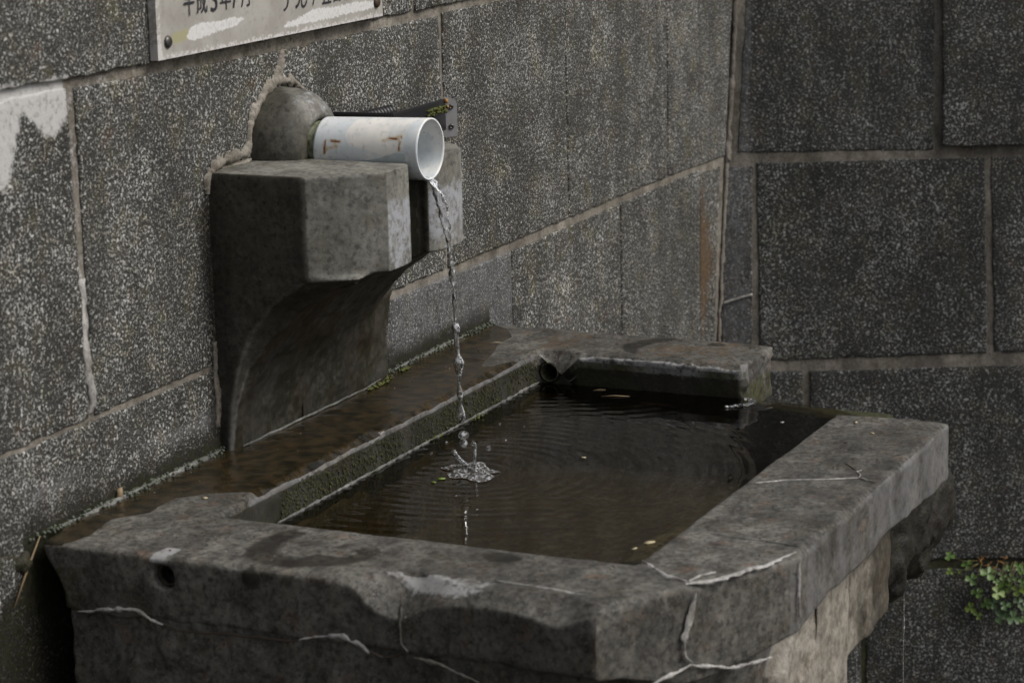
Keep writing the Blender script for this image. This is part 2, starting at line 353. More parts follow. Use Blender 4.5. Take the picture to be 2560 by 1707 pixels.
# ================================================================ the two retaining walls
PB = np.array([6.31645, 0, .18188]); WW = np.array([.30901699, -.95105652, 0]); NN = np.array([-.94008115, -.30545088, .15148329]); UP = np.array([.14406917, .04681091, .98845982])
def xc(z): return 6.31645+(z-.18188)*.1458        # where the left wall meets the leaning right wall
def fl_left(s, z): return np.stack([s, np.zeros_like(s), z], 1)
def fl_right(s, z): return PB+s[:, None]*WW+((z-PB[2])/UP[2])[:, None]*UP
def block(parent, q, side, mat, proud=.006, res=.012, jit=.0022, seed=0, marks=None, rnd=.0035):
    """one dressed stone: q = ((s,z) bottom-left, bottom-right, top-right, top-left)"""
    q = np.array(q, float); w = max(np.linalg.norm(q[1]-q[0]), np.linalg.norm(q[2]-q[3])); h = max(np.linalg.norm(q[3]-q[0]), np.linalg.norm(q[2]-q[1]))
    nu = max(3, min(110, int(w/res))); nv = max(3, min(70, int(h/res)))
    # border rings: side wall, rounded edge, then the face
    eu = np.concatenate([[0, 0, min(.25, rnd*.35/w)], np.linspace(min(.4, rnd/w), 1-min(.4, rnd/w), nu), [1-min(.25, rnd*.35/w), 1, 1]])
    ev = np.concatenate([[0, 0, min(.25, rnd*.35/h)], np.linspace(min(.4, rnd/h), 1-min(.4, rnd/h), nv), [1-min(.25, rnd*.35/h), 1, 1]])
    def dep(n):
        d = np.zeros(n); d[0] = d[-1] = 1.0; d[1] = d[-2] = .45; d[2] = d[-3] = .15; return d
    du, dv = dep(len(eu)), dep(len(ev))
    U, V = np.meshgrid(eu, ev); D = np.maximum.outer(dv, du)
    # combine so corners round softly
    D = np.clip(np.sqrt(dv[:, None]**2+du[None, :]**2), 0, 1)
    U = U.ravel(); V = V.ravel(); D = D.ravel()
    P2 = (q[0]*((1-U)*(1-V))[:, None]+q[1]*(U*(1-V))[:, None]+q[2]*(U*V)[:, None]+q[3]*((1-U)*V)[:, None])
    n3 = np.stack([P2[:, 0], P2[:, 1], np.full(len(P2), seed*1.7)], 1)
    eg = np.minimum(np.minimum(U*w, (1-U)*w), np.minimum(V*h, (1-V)*h)); we = np.exp(-eg/.012)
    P2 = P2+np.stack([fbm(n3, 45, 3, 1), fbm(n3, 45, 3, 9)], 1)*jit*we[:, None]*2
    off = proud-D*(proud+.012)*(D > .9)-D*rnd*.8*(D <= .9)+fbm(n3, 9, 3, 5)*.0016+fbm(n3, 70, 3, 7)*.0009
    fn = fl_left if side == 'L' else fl_right; nor = np.array([0, -1, 0]) if side == 'L' else NN
    P = fn(P2[:, 0], P2[:, 1])+off[:, None]*nor
    nx = len(eu); ny = len(ev); i = np.arange(ny-1)[:, None]*nx+np.arange(nx-1)[None, :]; i = i.ravel()
    F = np.stack([i, i+1, i+1+nx, i+nx], 1)
    me = pydata('stone_block', P, F)
    Q = P2
    ff = dict(lime=np.zeros(len(Q)), dark=np.zeros(len(Q)), moss=np.zeros(len(Q)), rust=np.zeros(len(Q)), pale=np.zeros(len(Q)))
    if marks: marks(Q, ff)
    ff['tone'] = np.full(len(Q), (seed*.618034) % 1.0)
    for k, v in ff.items():
        if v.any(): attr(me, k, v)
    o = link('stone_block', me, parent, mat)
    return o

LW = empty('stone_wall', (3.5, 0, -.78), 'long speckled stone block wall behind the spout and basin, running away from left to right', 'wall')
RW = empty('stone_wall', tuple(fl_right(np.array([.6]), np.array([-.7]))[0]), 'darker leaning stone block wall closing the corner at the right', 'wall')
# lower limit line of the left wall beside the basin (black wet growth below)
def lmarks(Q, f):
    x, z = Q[:, 0], Q[:, 1]
    f['lime'] = np.maximum(f['lime'], fld(polysdf(Q, [(2.9, 1.26), (3.242, 1.238), (3.352, 1.24), (3.348, 1.165), (3.33, 1.150), (3.290, 1.137), (3.265, 1.160), (3.245, 1.174), (3.225, 1.190), (3.213, 1.165), (3.200, 1.12), (3.176, 1.075), (2.9, 1.065)]), .05)*.9)
    f['lime'] = np.maximum(f['lime'], .9*fld(segdist(Q, [(3.36, .86), (3.357, .78), (3.372, .70)])-.006, .03))
    # growth hugging the basin line
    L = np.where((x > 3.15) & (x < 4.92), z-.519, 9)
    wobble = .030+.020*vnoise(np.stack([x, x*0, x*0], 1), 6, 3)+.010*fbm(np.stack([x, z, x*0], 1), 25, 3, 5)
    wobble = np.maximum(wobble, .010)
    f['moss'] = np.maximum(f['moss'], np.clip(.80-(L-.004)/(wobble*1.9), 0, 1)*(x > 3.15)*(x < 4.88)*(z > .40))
    # pale limy bloom above it
    blo = np.exp(-((z-.585)/.035)**2)*(x > 3.15)*(x < 5.0)
    f['pale'] = np.maximum(f['pale'], .62*blo*(.7+.9*fbm(np.stack([x, z, x*0], 1), 9, 3, 41)))
    f['pale'] = np.maximum(f['pale'], .50*sstep(x, 4.35, 4.45)*sstep(5.012-x, 0, .01)*(z < .67))
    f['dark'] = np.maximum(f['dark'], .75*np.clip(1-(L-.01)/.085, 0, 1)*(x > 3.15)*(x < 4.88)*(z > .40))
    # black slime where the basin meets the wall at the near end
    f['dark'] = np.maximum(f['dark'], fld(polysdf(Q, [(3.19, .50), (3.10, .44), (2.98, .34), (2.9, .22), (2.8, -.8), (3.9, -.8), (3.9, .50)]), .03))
    f['moss'] = np.maximum(f['moss'], .55*fld(polysdf(Q, [(3.19, .50), (3.10, .44), (2.98, .34), (2.9, .22), (2.8, -.8), (3.9, -.8), (3.9, .50)]), .03))
    # contact shade painted on the wall round the corbel
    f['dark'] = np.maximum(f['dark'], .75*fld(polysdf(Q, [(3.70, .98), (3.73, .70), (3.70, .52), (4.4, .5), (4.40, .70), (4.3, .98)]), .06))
    # rust run in the corner stone and the olive bloom near the pipe
    f['rust'] = np.maximum(f['rust'], (x > 6.184)*np.clip(.80-1.6*np.abs(z-.42)-3*(x-6.184), 0, 1))
    f['moss'] = np.maximum(f['moss'], .34*np.exp(-(((x-4.2)/.25)**2+((z-1.16)/.06)**2)))
B = [  # course above the long joint
 ((0.2, 1.241), (1.20, 1.241), (1.20, 1.80), (0.2, 1.80)), ((1.213, 1.241), (2.42, 1.241), (2.42, 1.80), (1.213, 1.80)), ((2.433, 1.243), (3.602, 1.229), (3.602, 1.80), (2.433, 1.80)),
 ((3.612, 1.228), (4.56, 1.2265), (4.56, 1.80), (3.612, 1.80)), ((4.572, 1.2265), (5.50, 1.235), (5.50, 1.80), (4.572, 1.80)), ((5.512, 1.235), (xc(1.235)-.012, 1.232), (xc(1.80)-.012, 1.80), (5.512, 1.80)),
 # the course the spout grows out of
 ((0.2, .678), (1.0, .678), (1.0, 1.214), (0.2, 1.214)), ((1.012, .678), (2.2, .678), (2.2, 1.214), (1.012, 1.214)), ((2.212, .676), (3.357, .673), (3.349, 1.216), (2.212, 1.216)),
 ((3.373, .676), (4.021, .679), (4.022, 1.203), (3.370, 1.213)), ((4.037, .679), (4.681, .679), (4.677, 1.207), (4.037, 1.204)), ((4.691, .679), (5.3185, .680), (5.3185, 1.213), (4.694, 1.211)),
 ((5.3270, .680), (5.954, .682), (5.956, 1.216), (5.3235, 1.214)), ((5.960, .682), (xc(.68)-.012, .675), (xc(1.21)-.012, 1.212), (5.961, 1.216)),
 # third course, behind the basin
 ((0.2, .12), (1.6, .12), (1.6, .664), (0.2, .664)), ((1.612, .12), (2.72, .12), (2.72, .664), (1.612, .664)), ((2.732, .12), (3.95, .12), (3.95, .666), (2.732, .664)),
 ((3.962, .12), (5.0045, .12), (5.001, .657), (3.962, .663)), ((5.0100, .12), (5.6300, .12), (5.636, .661), (5.0070, .657)), ((5.6360, .12), (6.176, .12), (6.183, .664), (5.640, .662)),
 ((6.182, .12), (6.278, .12), (6.3420, .650), (6.189, .655)),
 ((0.2, -.44), (2.1, -.44), (2.1, .107), (0.2, .107)), ((2.112, -.44), (3.3, -.44), (3.3, .107), (2.112, .107)), ((3.312, -.44), (4.6, -.44), (4.6, .107), (3.312, .107)), ((4.612, -.44), (xc(-.44)-.012, -.44), (xc(.107)-.012, .107), (4.612, .107)),
 ((0.2, -.82), (2.9, -.82), (2.9, -.452), (0.2, -.452)), ((2.912, -.82), (4.1, -.82), (4.1, -.452), (2.912, -.452)), ((4.112, -.82), (6.14, -.82), (6.19, -.452), (4.112, -.452)),
 ((0.2, 1.815), (1.9, 1.815), (1.9, 2.35), (0.2, 2.35)), ((1.912, 1.815), (3.1, 1.815), (3.1, 2.35), (1.912, 2.35)), ((3.112, 1.815), (4.3, 1.815), (4.3, 2.35), (3.112, 2.35)), ((4.312, 1.815), (5.4, 1.815), (5.4, 2.35), (4.312, 2.35)), ((5.412, 1.815), (xc(1.815)-.012, 1.815), (xc(2.35)-.012, 2.35), (5.412, 2.35)),
]
for k, q in enumerate(B):
    sm_ = (k == 17)
    pr = {2: .010, 3: .006, 4: .008, 8: .004, 17: .005, 18: .0035, 11: .005, 12: .004, 13: .0045, 20: .003}.get(k, .0045)
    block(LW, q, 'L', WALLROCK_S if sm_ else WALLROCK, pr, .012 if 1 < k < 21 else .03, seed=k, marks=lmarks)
def rmarks(Q, f):
    s, z = Q[:, 0], Q[:, 1]
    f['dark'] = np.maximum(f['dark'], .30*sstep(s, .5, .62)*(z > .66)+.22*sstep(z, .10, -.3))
    f['pale'] = np.maximum(f['pale'], .55*sstep(.105-s, 0, .02))
    f['moss'] = np.maximum(f['moss'], .30*np.exp(-((z+.42)/.05)**2))
Rb = [((.055, .680), (.575, .6845), (.576, 1.26), (.085, 1.26)), ((.600, .694), (1.45, .700), (1.45, 1.26), (.596, 1.26)),
 ((.012, .115), (.094, .115), (.094, .644), (.012, .640)), ((.116, .1245), (.720, .149), (.712, .663), (.106, .653)), ((.740, .150), (1.62, .160), (1.62, .684), (.727, .664)),
 ((.012, -.41), (.232, -.41), (.231, .098), (.012, .096)), ((.250, -.411), (1.36, -.385), (1.36, .136), (.252, .098)), ((1.372, -.385), (2.2, -.36), (2.2, .14), (1.372, .137)),
 ((.0, -.82), (.389, -.82), (.389, -.437), (.0, -.437)), ((.404, -.82), (1.20, -.82), (1.20, -.414), (.404, -.4345)), ((1.212, -.82), (2.2, -.82), (2.2, -.40), (1.212, -.414)),
 ((1.462, .70), (2.2, .71), (2.2, 1.26), (1.462, 1.26)), ((1.632, .16), (2.2, .165), (2.2, .69), (1.632, .685)),
 ((.09, 1.275), (.80, 1.275), (.80, 1.80), (.09, 1.80)), ((.812, 1.275), (1.5, 1.275), (1.5, 1.80), (.812, 1.80)), ((1.512, 1.275), (2.2, 1.275), (2.2, 1.80), (1.512, 1.80)),
 ((.10, 1.815), (1.1, 1.815), (1.1, 2.35), (.10, 2.35)), ((1.112, 1.815), (2.2, 1.815), (2.2, 2.35), (1.112, 2.35))]
for k, q in enumerate(Rb):
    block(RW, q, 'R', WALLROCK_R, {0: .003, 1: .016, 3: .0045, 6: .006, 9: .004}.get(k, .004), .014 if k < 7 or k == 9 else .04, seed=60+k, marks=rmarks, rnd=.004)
# bedding mortar behind and between the stones
def sheet(side, s0, s1, z0, z1, res, off0):
    us = np.arange(s0, s1+1e-6, res); vs = np.arange(z0, z1+1e-6, res); U, V = np.meshgrid(us, vs); u = U.ravel(); v = V.ravel()
    if side == 'L': u = np.minimum(u, xc(v)+.004)
    else: u = np.maximum(u, -.004)
    fn = fl_left if side == 'L' else fl_right; nor = np.array([0, -1, 0]) if side == 'L' else NN
    n3 = np.stack([u, v, u*0], 1); P = fn(u, v)+(off0+fbm(n3, 60, 3, 4)*.0016)[:, None]*nor
    nx = len(us); i = (np.arange(len(vs)-1)[:, None]*nx+np.arange(nx-1)[None, :]).ravel()
    return P, np.stack([i, i+1, i+1+nx, i+nx], 1), np.stack([u, v], 1)
P, F, Q = sheet('L', 2.8, 6.66, .0, 1.30, .007, .0005); me = pydata('mortar', P, F)
f = {k: np.zeros(len(Q)) for k in ('lime', 'dark', 'moss', 'rust', 'pale')}; lmarks(Q, f)
f['lime'] = np.maximum(f['lime'], .42*(Q[:, 0] < 3.5)*(Q[:, 1] > .7)); f['moss'] = np.maximum(f['moss'], .42*((Q[:, 0] > 3.6) & (Q[:, 0] < 4.2) & (Q[:, 1] > 1.1)))
for k, v in f.items(): attr(me, k, v)
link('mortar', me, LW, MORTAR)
P, F, Q = sheet('R', 0, 2.2, -.85, 1.35, .012, .001); me = pydata('mortar', P, F)
attr(me, 'moss', .5*(Q[:, 1] < -.2)+.25); attr(me, 'dark', .1+.3*sstep(Q[:, 0], .5, .8)+.3*(Q[:, 1] < -.2)); link('mortar', me, RW, MORTAR)
# solid cores so the walls have depth
v, f_ = prism_xy([(.2, .006), (6.9, .006), (6.9, .35), (.2, .35)], -.85, 2.36); link('wall_core', pydata('wall_core', v, f_), LW, MORTAR, False)
c0 = fl_right(np.array([-.05, 2.2, 2.2, -.05]), np.array([-.85, -.85, 2.36, 2.36]))-NN*.008; c1 = c0+np.array([.6, .2, 0])
link('wall_core', pydata('wall_core', list(c0)+list(c1), [(0, 1, 2, 3), (7, 6, 5, 4), (0, 4, 5, 1), (1, 5, 6, 2), (2, 6, 7, 3), (3, 7, 4, 0)]), RW, MORTAR, False)
# mortar cushions: corner seam, smeared joints
def seam(parent, path, r, mat, seed, flat=.5, up=(0, -1, 0), name='mortar_seam', jit=.28, step=.008, n=9):
    P = np.array(resample(path, step)); P = P+np.stack([fbm(P, 40, 2, seed+k) for k in range(3)], 1)*r*.5
    rr = r*(1+.45*fbm(P, 35, 3, seed+9)); v, f = tube(P, list(rr), n, jit, seed, flat, up); return link(name, pydata(name, v, f), parent, mat)
seam(LW, [(xc(z)-.004, -.006, z) for z in (-.3, .1, .4, .68)], .0065, MORTAR, 3, .9)
seam(LW, [(xc(z)-.001, -.008, z) for z in (.66, .9, 1.1, 1.5)], .009, MORTAR, 8, .9)
seam(LW, [(3.362, 0, .90), (3.362, 0, .80), (3.368, 0, .74), (3.374, 0, .70), (3.368, 0, .675)], .011, LIME, 5, .45)
seam(LW, [(4.029, 0, 1.205), (4.030, 0, 1.14)], .009, MORTAR, 7, .5)
seam(RW, [tuple(fl_right(np.array([s]), np.array([z]))[0]+NN*.006) for s, z in ((.014, .278), (.05, .290), (.095, .302))], .0032, LIME, 11, .5, tuple(NN))

# ================================================================ stone spout (corbel)
SP = empty('stone_spout', (4.013, 0, .52), 'grey concrete spout block projecting from the wall, with rounded boss and arched underside', 'water spout')
L0, L1_, YF, YS = 3.756, 4.270, -.304, -.190
plan = [(L0, .03), (L0, YS), (3.857, YF), (4.169, YF), (L1_, YS), (L1_, .03)]
led = prism_xy(plan, .841, 1.019)
# the left lower edge dips towards the chamfer arris
chan = cyl((4.013, -.6, 1.0365), (4.013, -.075, 1.0365), .0575)
slot = prism_xy([(3.972, -.6), (4.046, -.6), (4.046, -.268), (4.035, -.250), (3.983, -.250), (3.972, -.268)], .70, 1.05)
P2_ = [(-.187, .838), (-.150, .812), (-.115, .785), (-.073, .732), (-.047, .677), (-.029, .601), (-.022, .532), (-.022, .50), (.03, .50), (.03, .838)]
P1_ = [(-.275, .838), (-.200, .806), (-.152, .776), (-.095, .721), (-.058, .665), (-.037, .600), (-.027, .532), (-.026, .50), (.03, .50), (.03, .838)]
XO_ = [.052, .050, .046, .036, .024, .013, .007, .006, .006, .052]
n = len(P2_); v = [(L0, a, b_) for a, b_ in P2_]+[(L0+o_, a, b_) for (a, b_), o_ in zip(P1_, XO_)]+[(L1_-.03, a, b_) for a, b_ in P1_]+[(L1_+.012, a, b_) for a, b_ in P2_]
loft = (v, [tuple(range(n)), tuple(range(4*n-1, 3*n-1, -1))]+[(k*n+i, k*n+(i+1) % n, (k+1)*n+(i+1) % n, (k+1)*n+i) for k in range(3) for i in range(n)])
side_ = prism_yz([(.03, .80), (-.060, .80), (-.036, .70), (-.024, .60), (-.020, .50), (.03, .50)], 4.1, 4.372)
me = csg('corbel_block', [led, loft, side_], [chan, slot], .0038)
P = verts(me); N = norms(me)
# rounded lips beside the groove and along the right-hand corner
dx = np.minimum(np.abs(P[:, 0]-3.972), np.abs(P[:, 0]-4.046)); k_ = np.exp(-dx/.018)*sstep(-P[:, 1], .27, .304)
P[:, 1] += k_*.020*(P[:, 1] < -.262)
rc = np.exp(-((P[:, 0]-4.169)/.02)**2)*sstep(-P[:, 1], .26, .304); P[:, 1] += rc*.008
P += N*(fbm(P, 12, 3, 2)*.0014+fbm(P, 60, 2, 3)*.0006)[:, None]
edge = sstep(P[:, 2], 1.012, 1.019)*sstep(-P[:, 1], .0, .05); P[:, 2] -= edge*np.clip(fbm(P, 40, 3, 8), 0, 1)*.004*sstep(-(P[:, 1]), .15, .3)
setverts(me, P)
Q = P
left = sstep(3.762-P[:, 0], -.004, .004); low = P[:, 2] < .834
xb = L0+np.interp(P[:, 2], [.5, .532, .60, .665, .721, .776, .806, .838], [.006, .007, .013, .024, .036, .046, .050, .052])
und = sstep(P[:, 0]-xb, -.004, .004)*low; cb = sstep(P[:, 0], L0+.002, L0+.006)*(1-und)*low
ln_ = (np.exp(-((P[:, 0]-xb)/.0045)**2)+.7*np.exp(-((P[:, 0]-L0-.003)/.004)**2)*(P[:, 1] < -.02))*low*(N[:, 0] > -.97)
P += N*(fbm(P, 16, 4, 33)*.009*und*(P[:, 1] > -.26))[:, None]; setverts(me, P)
def lowmix(hi, lo_): return np.clip(np.where(low, lo_, hi), 0, 1)
attr(me, 'dark', lowmix(np.maximum(left*(.68+.3*fbm(P, 9, 3, 5)), np.maximum(.50*sstep(-P[:, 1], .07, .0)*(P[:, 2] > 1.01), .9*((P[:, 0] > 3.970) & (P[:, 0] < 4.048) & (P[:, 1] > -.297) & (P[:, 2] < 1.0)))), .72+.3*fbm(P, 7, 3, 5)+und*(.20+.5*sstep(P[:, 2], .58, .68))-.25*ln_))  # dark stain plus painted shade on the left face and arch hollow
attr(me, 'moss', lowmix(.72*((P[:, 0] > 3.974) & (P[:, 0] < 4.044) & (P[:, 1] > -.290) & (P[:, 2] < 1.01))+.42*sstep(-P[:, 1], .05, .0)+.45*np.exp(-((P[:, 1]+.09)/.03)**2)*(P[:, 2] > 1.0)*(np.abs(P[:, 0]-4.0) < .1), und*(.46+.35*fbm(P, 12, 3, 6))*sstep(.76-P[:, 2], 0, .1)))
attr(me, 'lime', lowmix(.46*(N[:, 1] < -.8)*sstep(1.0-P[:, 2], .0, .05)*(1-.25*np.abs(P[:, 2]-.92)/.08)+.12*(N[:, 1] < -.5), 0))
attr(me, 'rust', lowmix(.30*np.exp(-((P[:, 2]-1.0)/.02)**2)*(N[:, 1] < -.8), und*(.42+.6*fbm(P, 8, 3, 12))))
attr(me, 'pale', lowmix(0, .62*np.clip(ln_, 0, 1)*(.5+1.0*np.abs(fbm(P, 20, 3, 14)))))
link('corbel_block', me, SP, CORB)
# rounded boss
prof = [(.012, .112), (-.0, .110), (-.03, .108), (-.05, .104), (-.066, .097), (-.080, .086), (-.090, .073), (-.094, .063), (-.092, .056), (-.082, .051), (-.05, .049)]
v = []; f_ = []; n = 72
for y, r in prof:
    for k in range(n):
        t = 2*math.pi*k/n; v.append((4.013+r*math.cos(t), y, 1.030+r*math.sin(t)*(1.0 if math.sin(t) > 0 else .9)))
for i in range(len(prof)-1):
    for k in range(n): f_.append((i*n+k, (i+1)*n+k, (i+1)*n+(k+1) % n, i*n+(k+1) % n))
me = pydata('rounded_boss', v, f_); bm = bmesh.new(); bm.from_mesh(me); bmesh.ops.subdivide_edges(bm, edges=bm.edges[:], cuts=2, use_grid_fill=True, smooth=0); bmesh.ops.recalc_face_normals(bm, faces=bm.faces); bm.to_mesh(me); bm.free(); me.update()
P = verts(me); N = norms(me); P = P+N*(fbm(P, 16, 3, 4)*.003+fbm(P, 60, 2, 6)*.0008)[:, None]; P[:, 2] = np.maximum(P[:, 2], .995); setverts(me, P)
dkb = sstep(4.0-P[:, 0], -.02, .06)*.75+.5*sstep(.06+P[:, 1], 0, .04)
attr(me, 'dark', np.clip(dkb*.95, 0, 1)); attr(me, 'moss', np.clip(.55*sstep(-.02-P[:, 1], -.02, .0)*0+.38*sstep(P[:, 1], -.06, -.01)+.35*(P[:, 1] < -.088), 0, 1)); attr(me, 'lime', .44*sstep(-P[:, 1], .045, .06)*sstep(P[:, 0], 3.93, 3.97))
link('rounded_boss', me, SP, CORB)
ribbon('mortar_seam', [(3.748, -.0065, .985), (3.750, -.0065, 1.012), (3.775, -.0065, 1.028), (3.84, -.0065, 1.036), (3.892, -.0065, 1.040), (3.902, -.0065, 1.075), (3.924, -.0065, 1.110), (3.960, -.0065, 1.139), (4.005, -.0065, 1.152), (4.06, -.0065, 1.148), (4.11, -.0065, 1.118)], .017, (0, -1, 0), SP, MORTAR, thick=.006, seed=21, wob=1.0, step=.004)
ribbon('mortar_seam', [(3.995, -.0065, 1.150), (4.020, -.0065, 1.175), (4.030, -.0065, 1.205)], .022, (0, -1, 0), SP, MORTAR, thick=.003, seed=22, wob=1.2, step=.004)
ribbon('mortar_seam', [(3.80, -.001, 1.0195), (3.85, -.004, 1.0205), (3.90, -.006, 1.0205)], .014, (0, -.4, .9), SP, MORTAR, thick=.004, seed=24, wob=1.2)
seam(SP, [(4.02, -.0265, .505), (4.018, -.027, .54), (4.02, -.032, .60), (4.045, -.045, .66), (4.09, -.072, .705)], .0045, TWIG, 27, .35, name='crack_gap')
seam(SP, [(3.752, -.003, .72), (3.750, -.004, .68), (3.752, -.004, .62), (3.748, -.003, .56)], .008, MORTAR, 23, .6)

# ================================================================ white pipe
PI_ = empty('drain_pipe', (4.013, -.2, .98), 'short white plastic pipe with rust marks lying in the spout groove', 'pipe')
def pipe_mesh(name, y0, y1, r, th, z, ny=60, n=96, cut=0.0, x=4.013):
    v = []; f = []
    ys = np.linspace(y0, y1, ny)
    for r_ in (r, r-th):
        for j, y in enumerate(ys):
            for k in range(n):
                t = 2*math.pi*k/n; v.append((x+r_*math.cos(t), y+cut*math.sin(t)*(1 if j == ny-1 else (j/(ny-1))**6), z+r_*math.sin(t)))
    o = ny*n
    for j in range(ny-1):
        for k in range(n):
            a = j*n+k; b_ = j*n+(k+1) % n; f.append((a, b_, b_+n, a+n)); f.append((o+a, o+a+n, o+b_+n, o+b_))
    for k in range(n):
        k2 = (k+1) % n; f.append((k, o+k, o+k2, k2)); e = (ny-1)*n; f.append((e+k, e+k2, o+e+k2, o+e+k))
    return pydata(name, v, f)
me = pipe_mesh('outer_sleeve', -.103, -.312, .0555, .0032, 1.0368, cut=.0)
P = verts(me); t = np.arctan2(P[:, 2]-1.0368, P[:, 0]-4.013); outer_m = np.hypot(P[:, 2]-1.0368, P[:, 0]-4.013) > .054
# unrolled coordinates: angle from the camera-facing side (t = pi) upwards, times radius
a_ = (np.pi-np.where(t < 0, t+2*np.pi, t))*.0555; Q = np.stack([-P[:, 1], a_], 1)
def mk(lst, w, d): return np.max([fld(segdist(Q, s)-d, w) for s in lst], 0)*outer_m*.93
marks_ = [[(.127, .020), (.126, -.004)], [(.138, .020), (.157, .019)], [(.279, .030), (.277, .006)], [(.256, .027), (.271, .025)]]
attr(me, 'rustmark', mk(marks_, .007, .0008)+0*a_); attr(me, 'halo', 1.0*mk(marks_+[[(.130, .004), (.150, .010)], [(.245, .022), (.27, .027), (.277, .031)]], .012, .0035))
attr(me, 'tape', fld(polysdf(Q, [(.176, .075), (.165, .03), (.176, .012), (.215, .004), (.25, -.006), (.285, .006), (.290, .07)]), .012)*outer_m)
attr(me, 'film', fld(polysdf(Q, [(.20, -.014), (.235, -.010), (.262, -.001), (.290, .0), (.288, -.03), (.262, -.048), (.205, -.04)]), .022)*outer_m)
attr(me, 'moss', np.clip(.62*fld(np.hypot(Q[:, 0]-.104, Q[:, 1]+.040)-.012, .02)+.45*fld(np.abs(Q[:, 1]+.07)-.012, .02), 0, 1)*outer_m)
inner = ~outer_m; a2 = Q.copy()
sp = np.zeros(len(P))
for yy, tt in ((-.300, 2.1), (-.285, 1.1), (-.275, .45)): sp = np.maximum(sp, fld(np.hypot(P[:, 1]-yy, (t-tt)*.052)-.002, .006)*inner)
P[:, 2] -= .0048*np.clip((P[:, 1]+.312)/.209, 0, 1); setverts(me, P)
attr(me, 'rustmark', np.maximum(1.0*mk(marks_, .006, .0022), sp))
link('outer_sleeve', me, PI_, PIPE)
me = pipe_mesh('inner_pipe', -.02, -.125, .0470, .003, 1.033, ny=20, n=64); link('inner_pipe', me, PI_, PIPE2)

# ================================================================ bracket beside the pipe
BR = empty('plastic_bracket', (4.40, -.06, 1.0), 'black plastic angle strip behind the white pipe, ending at a grey metal plate', 'bracket')
def bar(p0, p1, h, th, z, nseg=8, seed=1, z1=None):
    p0 = Vector((p0[0], p0[1], 0)); p1 = Vector((p1[0], p1[1], 0)); d = (p1-p0).normalized(); s = Vector((-d.y, d.x, 0))*th*.5
    v = []; f = []
    for i in range(nseg+1):
        p = p0.lerp(p1, i/nseg)
        for a, c in ((-1, 0), (-1, 1), (-.6, 1.06), (.6, 1.06), (1, 1), (1, 0)): v.append((p.x+s.x*a, p.y+s.y*a, z+((z1 or z)-z)*i/nseg-h+h*c))
    for i in range(nseg):
        for k in range(6): f.append((6*i+k, 6*i+(k+1) % 6, 6*i+6+(k+1) % 6, 6*i+6+k))
    f += [tuple(range(5, -1, -1)), tuple(range(6*nseg, 6*nseg+6))]; return v, f
v, f_ = bar((4.200, .0), (4.214, -.132), .055, .006, 1.0665); link('short_arm', pydata('short_arm', v, f_), BR, DIRT_BLACK, False)
v, f_ = bar((4.213, -.132), (4.606, -.046), .060, .006, 1.0655, z1=1.0425); link('long_arm', pydata('long_arm', v, f_), BR, DIRT_BLACK, False)
# plate with rounded top, facing the near end
PT = Vector((.60, -.80, 0)); PN = Vector((-.80, -.60, 0)); PO = Vector((4.608, -.036, 0))
prf = [(.0, .966), (.034, .968), (.0345, 1.034), (.031, 1.041), (.024, 1.0455), (.016, 1.0485), (.009, 1.047), (.003, 1.0425), (.0, 1.035)]
n = len(prf); v = [PO+PT*a+PN*d+Vector((0, 0, z)) for d in (0, .0035) for a, z in prf]; f_ = [tuple(range(n)), tuple(range(2*n-1, n-1, -1))]+[((i+1) % n, i, n+i, n+(i+1) % n) for i in range(n)]
link('metal_plate', pydata('metal_plate', v, f_), BR, STEEL, False)
for z in (1.0285, .988):
    v = []; f_ = []; n = 14; pr = [(0, .0055), (.0010, .0056), (.0024, .0046), (.0030, .0028), (.0016, .0022), (.0016, .0001)]
    for a, r in pr:
        for k in range(n): t = 2*math.pi*k/n; v.append(PO+PT*(.0215+r*math.cos(t))+PN*(.0036+a)+Vector((0, 0, z+r*math.sin(t))))
    for i in range(len(pr)-1):
        for k in range(n): f_.append((i*n+k, i*n+(k+1) % n, (i+1)*n+(k+1) % n, (i+1)*n+k))
    link('screw', pydata('screw', v, f_), BR, SCREW)
HZ = 1.0475
# ribbed hose top showing behind the strip
parts = []
for i in range(11):
    y0 = 4.262+i*.0125; parts.append(tube([(y0, -.034, HZ-.0002*i), (y0+.003, -.034, HZ-.0002*i), (y0+.0085, -.034, HZ-.0002*i), (y0+.0115, -.034, HZ-.0002*i)], [.009, .0145, .0145, .009], 14))
v, f_ = join(parts); link('ribbed_hose', pydata('ribbed_hose', v, f_), BR, DIRT_BLACK)
v, f_ = join([lump((4.604, -.052, 1.042), .0050, 3, .6), lump((4.603, -.055, 1.030), .0035, 5, .6)]); link('rust_crumb', pydata('rust_crumb', v, f_), BR, WITHER)
rm = random.Random(4); parts = []
for i in range(110):
    u = rm.random(); xx = 4.45+u*.15; parts.append(lump((xx, -.132+.086*(xx-4.213)/.393-.006+rm.uniform(-.002, .002), 1.0655-.023*(xx-4.213)/.393-.010-rm.random()**2*.012), rm.uniform(.0012, .0036), i, .5, sub=1))
v, f_ = join(parts); tag(link('moss', pydata('moss', v, f_), None, MOSSM), 'small yellow-green moss tuft on the black strip behind the pipe', 'moss', kind='stuff')

